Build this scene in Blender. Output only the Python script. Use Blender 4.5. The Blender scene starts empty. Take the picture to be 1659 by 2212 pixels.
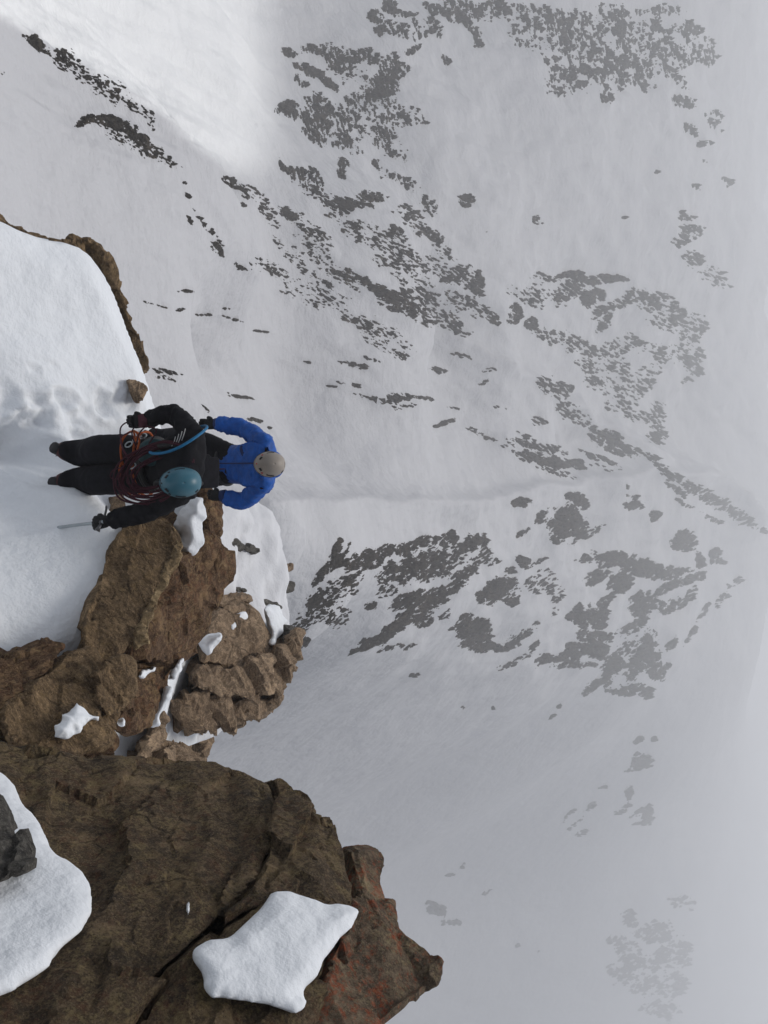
import bpy, bmesh, math, random
import numpy as np
from mathutils import Vector, Matrix

random.seed(7)
rng = np.random.default_rng(11)
scn = bpy.context.scene
COL = scn.collection

# ------------------------------------------------------------------ camera
PITCH = math.radians(30.0)
LENS = 28.0
K = 36.0 / LENS
F = np.array([0.0, math.cos(PITCH), -math.sin(PITCH)])
U = np.array([0.0, math.sin(PITCH), math.cos(PITCH)])
R = np.array([1.0, 0.0, 0.0])
cam_d = bpy.data.cameras.new('camera')
cam_d.sensor_fit = 'VERTICAL'; cam_d.sensor_height = 36.0; cam_d.sensor_width = 27.0
cam_d.lens = LENS; cam_d.clip_start = 0.05; cam_d.clip_end = 9000
cam = bpy.data.objects.new('camera', cam_d); COL.objects.link(cam)
# the phone was held sideways: the picture's right is the world's up
cam.matrix_world = Matrix(((U[0], -R[0], -F[0], 0), (U[1], -R[1], -F[1], 0), (U[2], -R[2], -F[2], 0), (0, 0, 0, 1)))
scn.camera = cam

# ------------------------------------------------------------------ sky and sun (bright overcast)
SUN_EL, SUN_AZ = math.radians(57), math.radians(-12)     # azimuth from +Y towards +X
w = bpy.data.worlds.new('World'); scn.world = w; w.use_nodes = True
nt = w.node_tree; nt.nodes.clear()
sky = nt.nodes.new('ShaderNodeTexSky'); sky.sky_type = 'NISHITA'; sky.sun_disc = False
sky.sun_elevation = SUN_EL; sky.sun_rotation = SUN_AZ
sky.air_density = 1.0; sky.dust_density = 6.0; sky.ozone_density = 1.0; sky.altitude = 2500
hs = nt.nodes.new('ShaderNodeHueSaturation'); hs.inputs['Saturation'].default_value = 0.28
bg = nt.nodes.new('ShaderNodeBackground'); bg.inputs['Strength'].default_value = 0.15
wo = nt.nodes.new('ShaderNodeOutputWorld')
nt.links.new(sky.outputs[0], hs.inputs['Color']); nt.links.new(hs.outputs[0], bg.inputs['Color'])
nt.links.new(bg.outputs[0], wo.inputs['Surface'])
sd = bpy.data.lights.new('sun', 'SUN'); sd.energy = 1.5; sd.angle = math.radians(16); sd.color = (1.0, 0.96, 0.90)
so = bpy.data.objects.new('sun', sd); COL.objects.link(so)
sdir = Vector((math.sin(SUN_AZ) * math.cos(SUN_EL), math.cos(SUN_AZ) * math.cos(SUN_EL), math.sin(SUN_EL)))
so.rotation_euler = sdir.to_track_quat('Z', 'Y').to_euler()
scn.view_settings.view_transform = 'Standard'; scn.view_settings.look = 'None'
scn.view_settings.gamma = 1.0; scn.view_settings.use_curve_mapping = False
scn.view_settings.exposure = -0.10
scn.render.engine = 'CYCLES'
scn.cycles.volume_bounces = 4; scn.cycles.max_bounces = 8; scn.cycles.diffuse_bounces = 3
scn.cycles.use_denoising = True
HAZE_DENSITY = 0.0020

# ------------------------------------------------------------------ helpers
def P(dx, dy, Z):
    """a point Z metres ahead of the camera (picture measured on a 1659 x 2212 sheet)"""
    a = (dy / 2212.0 - 0.5) * K; b = (dx / 1659.0 - 0.5) * K * 0.75
    return Z * (F + a * R + b * U)

def proj(pts):
    z = pts @ F
    z = np.where(z > 0.05, z, 0.05)
    return ((pts @ U) / z / (K * 0.75) + 0.5) * 1659.0, ((pts @ R) / z / K + 0.5) * 2212.0, z

def hsh(ix, iy, iz, seed):
    with np.errstate(over='ignore'):
        h = (ix.astype(np.int64) * 73856093) ^ (iy.astype(np.int64) * 19349663) ^ (iz.astype(np.int64) * 83492791) ^ (seed * 2654435761)
        h = (h & 0xffffffff).astype(np.uint32)
        h ^= h >> np.uint32(16); h *= np.uint32(0x7feb352d); h ^= h >> np.uint32(15)
        h *= np.uint32(0x846ca68b); h ^= h >> np.uint32(16)
    return h.astype(np.float32) / np.float32(4294967295.0)

def vnoise2(x, y, seed):
    ix = np.floor(x); iy = np.floor(y); fx = (x - ix).astype(np.float32); fy = (y - iy).astype(np.float32)
    ix = ix.astype(np.int64); iy = iy.astype(np.int64); z0 = np.zeros_like(ix)
    sx = fx * fx * fx * (fx * (fx * 6 - 15) + 10); sy = fy * fy * fy * (fy * (fy * 6 - 15) + 10)
    def g(a, b):
        t = hsh(ix + a, iy + b, z0, seed) * np.float32(2 * math.pi)
        return np.cos(t) * (fx - a) + np.sin(t) * (fy - b)
    n0 = g(0, 0) * (1 - sx) + g(1, 0) * sx; n1 = g(0, 1) * (1 - sx) + g(1, 1) * sx
    return (n0 * (1 - sy) + n1 * sy) * np.float32(1.5)

def fbm2(x, y, octv, seed, gain=0.5, lac=2.03):
    s = 0; a = 1.0; t = 0
    for o in range(octv):
        s = s + a * vnoise2(x, y, seed + o * 17); t += a
        x = x * lac + 13.7; y = y * lac - 7.1; a *= gain
    return s / t * 1.35

def vnoise3(p, seed):
    i = np.floor(p); f = (p - i).astype(np.float32); i = i.astype(np.int64)
    s = f * f * (3 - 2 * f); r = 0
    for a in (0, 1):
        for b in (0, 1):
            for c in (0, 1):
                wgt = (s[:, 0] if a else 1 - s[:, 0]) * (s[:, 1] if b else 1 - s[:, 1]) * (s[:, 2] if c else 1 - s[:, 2])
                r = r + wgt * hsh(i[:, 0] + a, i[:, 1] + b, i[:, 2] + c, seed)
    return r * 2 - 1

def fbm3(p, octv, seed, gain=0.5):
    s = 0; a = 1; t = 0
    for o in range(octv):
        s = s + a * vnoise3(p, seed + o * 31); t += a; p = p * 2.07 + 3.1; a *= gain
    return s / t

def facets(p, seed):
    """cells of broken rock, each a tilted plane"""
    i = np.floor(p).astype(np.int64); best = np.full(len(p), 1e9); val = np.zeros(len(p))
    for a in (-1, 0, 1):
        for b in (-1, 0, 1):
            for c in (-1, 0, 1):
                cx, cy, cz = i[:, 0] + a, i[:, 1] + b, i[:, 2] + c
                q = np.stack([cx + hsh(cx, cy, cz, seed), cy + hsh(cx, cy, cz, seed + 1), cz + hsh(cx, cy, cz, seed + 2)], 1)
                d = p - q; dist = (d * d).sum(1)
                n = np.stack([hsh(cx, cy, cz, seed + 3), hsh(cx, cy, cz, seed + 4), hsh(cx, cy, cz, seed + 5)], 1) * 2 - 1
                v = (d * n).sum(1) + (hsh(cx, cy, cz, seed + 6) - 0.5) * 0.9
                m = dist < best; best = np.where(m, dist, best); val = np.where(m, v, val)
    return val

def smooth01(t):
    t = np.clip(t, 0, 1); return t * t * (3 - 2 * t)

def mesh_np(name, co, faces, smooth=True):
    """faces: (n,3) or (n,4) index array"""
    faces = np.asarray(faces, dtype=np.int32); k = faces.shape[1]
    me = bpy.data.meshes.new(name)
    me.vertices.add(len(co)); me.vertices.foreach_set('co', np.asarray(co, dtype=np.float32).ravel())
    me.loops.add(faces.size); me.loops.foreach_set('vertex_index', faces.ravel())
    me.polygons.add(len(faces)); me.polygons.foreach_set('loop_start', np.arange(0, faces.size, k, dtype=np.int32))
    me.polygons.foreach_set('loop_total', np.full(len(faces), k, dtype=np.int32))
    me.polygons.foreach_set('use_smooth', np.full(len(faces), smooth, dtype=bool))
    me.update(calc_edges=True); me.validate()
    return me

def link(name, me, mat=None, parent=None, loc=None):
    o = bpy.data.objects.new(name, me); COL.objects.link(o)
    if mat is not None and me is not None: me.materials.append(mat)
    if parent is not None: o.parent = parent
    if loc is not None: o.location = loc
    return o

def tag(o, label=None, cat=None, group=None, kind=None):
    if label: o['label'] = label
    if cat: o['category'] = cat
    if group: o['group'] = group
    if kind: o['kind'] = kind
    return o

def recenter(co):
    c = np.array([co[:, 0].mean(), co[:, 1].mean(), co[:, 2].min()])
    return co - c, c

# ------------------------------------------------------------------ materials
def new_mat(name):
    m = bpy.data.materials.new(name); m.use_nodes = True
    n = m.node_tree.nodes; b = n['Principled BSDF']
    return m, m.node_tree, n, m.node_tree.links, b

def nz(n, l, scale, detail=6, rough=0.6, vec=None, dist=0.0):
    t = n.new('ShaderNodeTexNoise'); t.inputs['Scale'].default_value = scale; t.inputs['Detail'].default_value = detail
    t.inputs['Roughness'].default_value = rough; t.inputs['Distortion'].default_value = dist
    if vec is not None: l.new(vec, t.inputs['Vector'])
    return t.outputs['Fac']

def ramp(n, l, fac, stops):
    r = n.new('ShaderNodeValToRGB'); cr = r.color_ramp
    while len(cr.elements) > 1: cr.elements.remove(cr.elements[0])
    cr.elements[0].position = stops[0][0]; cr.elements[0].color = (*stops[0][1], 1)
    for p, c in stops[1:]:
        e = cr.elements.new(p); e.color = (*c, 1)
    l.new(fac, r.inputs['Fac']); return r.outputs['Color']

def mixc(n, l, fac, a, b, mode='MIX'):
    m = n.new('ShaderNodeMix'); m.data_type = 'RGBA'; m.blend_type = mode
    if isinstance(fac, float): m.inputs['Factor'].default_value = fac
    else: l.new(fac, m.inputs['Factor'])
    for s, v in (('A', a), ('B', b)):
        sk = [i for i in m.inputs if i.name == s and i.type == 'RGBA'][0]
        if isinstance(v, tuple): sk.default_value = (*v, 1)
        else: l.new(v, sk)
    return [o for o in m.outputs if o.type == 'RGBA'][0]

def mapr(n, l, fac, a, b, c=0.0, d=1.0):
    m = n.new('ShaderNodeMapRange'); m.inputs[1].default_value = a; m.inputs[2].default_value = b
    m.inputs[3].default_value = c; m.inputs[4].default_value = d; l.new(fac, m.inputs[0]); return m.outputs[0]

def bump(n, l, b, pairs):
    prev = None
    for fac, dist, st in pairs:
        bp = n.new('ShaderNodeBump'); bp.inputs['Distance'].default_value = dist; bp.inputs['Strength'].default_value = st
        l.new(fac, bp.inputs['Height'])
        if prev is not None: l.new(prev, bp.inputs['Normal'])
        prev = bp.outputs['Normal']
    l.new(prev, b.inputs['Normal'])

def coords(n): return n.new('ShaderNodeTexCoord').outputs['Object']

def snow_mat(name, fine, coarse, col=(0.80, 0.825, 0.86), bs=1.0):
    m, t, n, l, b = new_mat(name); v = coords(n)
    c = mixc(n, l, mapr(n, l, nz(n, l, coarse, 5, 0.6, v), 0.35, 0.7), col, tuple(x * 0.955 for x in col))
    l.new(c, b.inputs['Base Color']); b.inputs['Roughness'].default_value = 0.75
    b.inputs['Specular IOR Level'].default_value = 0.25
    bump(n, l, b, [(nz(n, l, coarse * 2.2, 6, 0.6, v), 0.35 / coarse, 0.25 * bs), (nz(n, l, fine, 4, 0.7, v), 0.4 / fine, 0.2 * bs)])
    return m

def rock_mat(name, dark, mid, light, scale=1.0, moss=None, moss_amt=0.5, bumps=1.0, streak=(1, 1, 1), rot=(0, 0, 0)):
    m, t, n, l, b = new_mat(name); v0 = coords(n)
    mp = n.new('ShaderNodeMapping'); mp.inputs['Scale'].default_value = streak; mp.inputs['Rotation'].default_value = rot
    l.new(v0, mp.inputs['Vector']); v = mp.outputs['Vector']
    big = nz(n, l, 2.6 * scale, 10, 0.68, v, 0.15); fine = nz(n, l, 22 * scale, 10, 0.78, v)
    gr = nz(n, l, 110 * scale, 5, 0.8, v0)
    c = ramp(n, l, big, [(0.34, tuple(x * 0.7 for x in dark)), (0.46, mid), (0.53, tuple(x * 0.55 for x in mid)), (0.63, tuple(min(1, x * 1.25) for x in light))])
    c2 = ramp(n, l, fine, [(0.36, tuple(x * 0.3 for x in dark)), (0.50, mid), (0.64, tuple(min(1, x * 1.6) for x in light))])
    c = mixc(n, l, 0.45, c, c2)
    if moss:
        for k, (mc, sc) in enumerate(moss):
            f0 = nz(n, l, sc, 12, 0.8, v0, 0.1); f1 = nz(n, l, sc * 9, 6, 0.8, v0)
            ad = n.new('ShaderNodeMath'); ad.operation = 'ADD'; l.new(f0, ad.inputs[0]); l.new(f1, ad.inputs[1])
            f = mapr(n, l, ad.outputs[0], 1.12 - 0.12 * moss_amt, 1.24 - 0.08 * moss_amt, 0.0, 0.75)
            c = mixc(n, l, f, c, mc)
    c = mixc(n, l, mapr(n, l, gr, 0.56, 0.70, 0.0, 0.9), c, tuple(min(1, x * 1.7) for x in light))
    c = mixc(n, l, mapr(n, l, gr, 0.45, 0.33, 0.0, 0.9), c, tuple(x * 0.3 for x in dark))
    vo_ = n.new('ShaderNodeTexVoronoi'); vo_.feature = 'DISTANCE_TO_EDGE'; vo_.inputs['Scale'].default_value = 1.7 * scale
    wv = n.new('ShaderNodeVectorMath'); wv.operation = 'ADD'; nn_ = n.new('ShaderNodeTexNoise'); nn_.inputs['Scale'].default_value = 5 * scale; nn_.inputs['Detail'].default_value = 5
    l.new(v, nn_.inputs['Vector']); sc_ = n.new('ShaderNodeVectorMath'); sc_.operation = 'SCALE'; sc_.inputs['Scale'].default_value = 0.22 / scale
    l.new(nn_.outputs['Color'], sc_.inputs[0]); l.new(v, wv.inputs[0]); l.new(sc_.outputs[0], wv.inputs[1]); l.new(wv.outputs[0], vo_.inputs['Vector'])
    crk0 = mapr(n, l, vo_.outputs['Distance'], 0.0, 0.020, 0.0, 1.0)
    gate = mapr(n, l, nz(n, l, 3.1 * scale, 4, 0.6, v0), 0.47, 0.58, 1.0, 0.0)
    mx = n.new('ShaderNodeMath'); mx.operation = 'MAXIMUM'; l.new(crk0, mx.inputs[0]); l.new(gate, mx.inputs[1]); crack = mx.outputs[0]
    c = mixc(n, l, mapr(n, l, crack, 0.0, 1.0, 0.75, 0.0), c, tuple(x * 0.25 for x in dark))
    c = mixc(n, l, 1.0, c, (1.05, 0.98, 0.86), 'MULTIPLY')
    l.new(c, b.inputs['Base Color']); b.inputs['Roughness'].default_value = 0.9
    b.inputs['Specular IOR Level'].default_value = 0.15
    bump(n, l, b, [(crack, 0.012 / scale, 0.6 * bumps), (fine, 0.022 / scale, 0.9 * bumps), (gr, 0.007 / scale, 1.0 * bumps)])
    return m

def plain(name, col, rough=0.7, spec=0.3, noise=0.25, sc=40, bmp=0.002, metal=0.0):
    m, t, n, l, b = new_mat(name); v = coords(n)
    f = nz(n, l, sc, 5, 0.6, v)
    c = ramp(n, l, f, [(0.3, tuple(x * (1 - noise) for x in col)), (0.7, tuple(min(1, x * (1 + noise)) for x in col))])
    l.new(c, b.inputs['Base Color']); b.inputs['Roughness'].default_value = rough
    b.inputs['Specular IOR Level'].default_value = spec; b.inputs['Metallic'].default_value = metal
    if bmp: bump(n, l, b, [(f, bmp, 0.6)])
    return m

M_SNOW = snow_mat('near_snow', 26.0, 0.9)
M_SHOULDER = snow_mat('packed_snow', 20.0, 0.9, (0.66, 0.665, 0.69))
M_CAP = snow_mat('grainy_snow', 150.0, 5.0, bs=1.2)
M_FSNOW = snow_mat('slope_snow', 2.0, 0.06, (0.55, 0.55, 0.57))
def _sun_tint(m):      # sunlit patch on the glacier, painted as a whiter base colour
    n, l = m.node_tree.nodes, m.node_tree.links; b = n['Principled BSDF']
    a = n.new('ShaderNodeAttribute'); a.attribute_name = 'sun_tint'; old = b.inputs['Base Color'].links[0].from_socket
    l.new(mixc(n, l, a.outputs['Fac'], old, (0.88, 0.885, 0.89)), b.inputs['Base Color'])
_sun_tint(M_FSNOW)
M_ROCK_BIG = rock_mat('lichen_rock', (0.026, 0.021, 0.018), (0.086, 0.066, 0.050), (0.20, 0.155, 0.105), 1.3,
                      [((0.155, 0.118, 0.070), 2.2), ((0.105, 0.055, 0.038), 3.5), ((0.25, 0.205, 0.115), 9.0), ((0.035, 0.03, 0.028), 1.6)], 0.9, 1.0, (1, 1, 2.0), (0.5, 0.4, 0))
M_ROCK_RED = rock_mat('red_lichen_rock', (0.052, 0.042, 0.036), (0.124, 0.098, 0.078), (0.234, 0.189, 0.143), 1.4,
                      [((0.286, 0.247, 0.156), 7.0), ((0.338, 0.065, 0.023), 4.0)], 0.85, 1.0)
M_ROCK_SLAB = rock_mat('slab_rock', (0.036, 0.027, 0.020), (0.155, 0.112, 0.074), (0.34, 0.25, 0.16), 0.9,
                       [((0.23, 0.165, 0.09), 1.6), ((0.055, 0.038, 0.028), 1.2)], 0.9, 0.9, (1, 2.5, 1), (0, 0, 0.6))
M_ROCK_WALL = rock_mat('rust_rock', (0.027, 0.019, 0.015), (0.100, 0.062, 0.043), (0.237, 0.163, 0.100), 1.0,
                       [((0.163, 0.075, 0.044), 1.6), ((0.275, 0.200, 0.112), 3.0)], 0.8, 1.0, (1, 1, 3.0), (0.6, 0.2, 0))
M_ROCK_TAN = rock_mat('tan_rock', (0.078, 0.060, 0.049), (0.247, 0.189, 0.143), (0.429, 0.332, 0.247), 0.8, [((0.130, 0.091, 0.065), 1.2)], 0.8, 0.9, (1, 1, 3.5), (0.35, 0.5, 0))
M_ROCK_EDGE = rock_mat('pale_edge_rock', (0.07, 0.052, 0.032), (0.21, 0.158, 0.10), (0.34, 0.27, 0.17), 2.0, None, 0, 1.0)
M_ROCK_GREY = rock_mat('grey_rock', (0.03, 0.032, 0.034), (0.085, 0.085, 0.088), (0.16, 0.16, 0.16), 1.6, None, 0, 1.0)
M_FROCK = rock_mat('far_rock', (0.009, 0.008, 0.008), (0.026, 0.022, 0.020), (0.085, 0.075, 0.066), 0.22, [((0.075, 0.055, 0.04), 0.10)], 0.3, 1.0)

# ------------------------------------------------------------------ far mountainside: one height sheet in (azimuth, log distance)
CTRL = '''
0 0 34;0 250 33;0 450 32;40 75 38;250 280 45;150 180 42;330 250 52;250 500 42;350 850 42;500 900 48;480 390 60;500 650 58
600 950 60;700 750 80;600 520 70;850 650 108;960 715 122;900 860 98;1000 950 110;1190 985 160
1100 800 145;1250 900 185;1400 970 235;1450 1000 260;1600 1100 340;1659 1150 380;1300 820 190;1150 740 150
120 10 66;200 60 75;300 150 85;400 250 93;480 330 102;560 400 112;450 50 104;600 300 128;540 150 118
620 370 116;800 430 128;900 500 140;1020 600 152;1120 640 170;760 520 120;980 700 142;1100 720 160;1250 800 205
640 110 150;700 200 155;620 240 142;860 100 170;800 300 160;730 340 140;950 350 172;1000 460 180;1120 500 205;1100 300 205;1300 400 245
1500 500 330;1550 200 345;1560 50 335;1300 50 255;1000 50 205;850 -20 190;600 -20 150;1400 250 280
1230 595 240;1380 600 270;1480 640 300;1300 720 245;1400 820 270;1440 950 290;1550 720 350
1600 850 900;1640 950 1050;1650 700 800;1650 450 620;1650 150 520;1620 1000 1000;1659 1060 1100;1560 840 800
620 1120 27;700 1090 40;800 1085 52;900 1085 66;1000 1085 84;1100 1070 104;1200 1050 130;1300 1035 163;1400 1020 200;1500 1040 245
660 1250 32;720 1340 44;800 1420 60;640 1420 40;900 1250 68;1000 1400 95;1100 1250 105;1200 1400 136;1300 1200 160;1400 1300 200;1400 1500 225;1500 1200 245;1600 1250 340;900 1430 80
800 1500 98;640 1540 78;900 1650 190;1300 1600 260;1600 1500 430;1150 1560 170;470 1640 95;600 1800 175;750 1850 215;900 1850 320;960 1960 400;900 2120 380;1000 2200 480
1400 1640 330;1380 1750 380;1400 2050 560;1650 1800 850;1650 2212 1000;1200 1950 450
-120 100 24;-120 600 22;-120 1100 18;-120 1600 45;-120 2200 95;300 1100 24;300 1500 60;450 1300 36;200 2000 120;450 1500 66
280 290 75;420 440 85;560 560 100;760 690 140;560 430 95
'''
def far_pt(x, y, Z):
    t = min(1.0, max(0.0, (y - 450) / 640.0)); t = t * t * (3 - 2 * t)
    k = min(1.0, max(0.0, (Z - 150) / 400.0)); k = k * k * (3 - 2 * k)
    return P(x, y, Z * ((0.70 + 0.30 * k) * (1 - t) + (1.40 - 0.30 * k) * t))
cp = np.array([far_pt(*map(float, q.split())) for q in CTRL.replace('\n', ';').split(';') if q.strip()])

def tps_fit(x, y, z, reg):
    n = len(x)
    d = np.hypot(x[:, None] - x[None], y[:, None] - y[None])
    A = np.zeros((n + 3, n + 3)); A[:n, :n] = d * d * np.log(d + 1e-9) + np.eye(n) * reg
    A[:n, n] = 1; A[:n, n + 1] = x; A[:n, n + 2] = y; A[n:, :n] = A[:n, n:].T
    return np.linalg.solve(A, np.concatenate([z, np.zeros(3)]))

def tps_eval(c, x0, y0, x, y):
    out = c[len(x0)] + c[len(x0) + 1] * x + c[len(x0) + 2] * y
    for k in range(len(x0)):
        d2 = (x - x0[k]) ** 2 + (y - y0[k]) ** 2 + 1e-12
        out = out + c[k] * 0.5 * d2 * np.log(d2)
    return out

cth = np.arctan2(cp[:, 0], cp[:, 1]); cr = np.log(np.hypot(cp[:, 0], cp[:, 1])); cg = cp[:, 2] / np.hypot(cp[:, 0], cp[:, 1])
far_c = tps_fit(cth, cr, cg, 5e-3)
NA, NR = 640, 680
TH = np.linspace(math.radians(-64), math.radians(64), NA); LR = np.linspace(math.log(11), math.log(2300), NR)
# coarse evaluation, then bilinear up to the full sheet
ca = np.linspace(TH[0], TH[-1], 200); cl = np.linspace(LR[0], LR[-1], 220)
G = tps_eval(far_c, cth, cr, *np.meshgrid(ca, cl, indexing='ij'))
for _ in range(6):
    Gp = np.pad(G, 1, mode='edge'); G = 0.5 * G + 0.125 * (Gp[2:, 1:-1] + Gp[:-2, 1:-1] + Gp[1:-1, 2:] + Gp[1:-1, :-2])
def bil(grid, fi, fj):
    i = np.clip(np.floor(fi).astype(int), 0, grid.shape[0] - 2); j = np.clip(np.floor(fj).astype(int), 0, grid.shape[1] - 2)
    u = np.clip(fi - i, 0, 1); v = np.clip(fj - j, 0, 1)
    return grid[i, j] * (1 - u) * (1 - v) + grid[i + 1, j] * u * (1 - v) + grid[i, j + 1] * (1 - u) * v + grid[i + 1, j + 1] * u * v
T2, L2 = np.meshgrid(TH, LR, indexing='ij')
g = bil(G, (T2 - TH[0]) / (TH[-1] - TH[0]) * 199, (L2 - LR[0]) / (LR[-1] - LR[0]) * 219)
r2 = np.exp(L2)
z2 = g * r2
fade = smooth01((r2 - 900) / 900)
z2 = z2 * (1 - fade) + (-110.0) * fade
X2 = r2 * np.sin(T2); Y2 = r2 * np.cos(T2)
px, py, _ = proj(np.stack([X2, Y2, z2], -1).reshape(-1, 3)); px = px.reshape(X2.shape); py = py.reshape(X2.shape)
left = smooth01((1050 - py) / 120)
rough_amp = 0.004 + 0.006 * left * smooth01((px - 500) / 400) + 0.008 * smooth01((1250 - np.hypot(px - 1150, (py - 1250) * 1.5) * 2.6) / 500)
z2 = z2 + r2 * rough_amp * (fbm2(T2 * 16, L2 * 7, 5, 5, 0.5))
# wind-cut flutes on the open glacier and fine sastrugi everywhere
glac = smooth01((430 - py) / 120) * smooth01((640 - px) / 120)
al = T2 * 0.80 - L2 * 0.33
z2 = z2 + r2 * glac * 0.012 * fbm2(al * 22, (T2 * .33 + L2 * .8) * 3.0, 3, 41)
z2 = z2 + r2 * (0.25 + 0.75 * left) * 0.0042 * fbm2(al * 40, (T2 * .33 + L2 * .8) * 5.0, 4, 47)
def line_d(poly, X, Y):
    best = np.full(X.shape, 1e9); sg = np.zeros(X.shape)
    for (x0, y0), (x1, y1) in zip(poly[:-1], poly[1:]):
        ex, ey = x1 - x0, y1 - y0; t = np.clip(((X - x0) * ex + (Y - y0) * ey) / (ex * ex + ey * ey), 0, 1)
        d = np.hypot(X - x0 - t * ex, Y - y0 - t * ey); m = d < best
        sg = np.where(m, np.sign(ex * (Y - y0) - ey * (X - x0)), sg); best = np.minimum(best, d)
    return best * sg        # positive towards the larger y of the sheet
E1 = [(0, 60), (160, 250), (250, 340), (390, 462), (480, 545), (700, 700), (860, 800)]
E2 = [(-40, 20), (40, 75), (200, 170), (330, 250), (400, 320), (480, 390), (560, 440), (650, 505), (760, 592), (840, 655), (950, 722), (1090, 790), (1250, 900), (1450, 1000), (1659, 1150)]
EC = [(560, 1084), (640, 1078), (700, 1082), (760, 1070), (800, 1082), (900, 1080), (1000, 1084), (1100, 1066), (1150, 1045), (1200, 1052), (1260, 1030), (1300, 1036), (1370, 1010), (1400, 1020), (1500, 1030), (1600, 1120)]
wobl = 10 * fbm2(px / 45, py / 45, 4, 71, 0.6)
for ln_, hh, wn, wf in ((E1, .006, 70, 28), (E2, .018, 60, 22), (EC, .026, 75, 18)):
    d_l = line_d(ln_, px, py) + wobl
    z2 = z2 + r2 * hh * np.where(d_l > 0, np.exp(-np.abs(d_l) / wn), np.exp(-np.abs(d_l) / wf)) * smooth01((px + 60) / 80) * smooth01((1700 - px) / 150)
sun_tint = glac * smooth01(0.5 - line_d(E2, px, py) / 30.0 + 0.6 * fbm2(al * 26, (T2 * .33 + L2 * .8) * 3.0, 4, 43))  # streaky mask where the glacier's sunlight is painted into the snow colour
FARZ = z2
def far_surface(fi, fj): return bil(FARZ, fi, fj)
idx = np.arange(NA * NR).reshape(NA, NR)
quads = np.stack([idx[:-1, :-1], idx[:-1, 1:], idx[1:, 1:], idx[1:, :-1]], -1).reshape(-1, 4)
me = mesh_np('mountain_slope', np.stack([X2, Y2, z2], -1).reshape(-1, 3), quads[:, ::-1])
at_ = me.attributes.new('sun_tint', 'FLOAT', 'POINT'); at_.data.foreach_set('value', sun_tint.astype(np.float32).ravel())
o = link('mountain_slope', me, M_FSNOW); tag(o, kind='structure')

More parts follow.
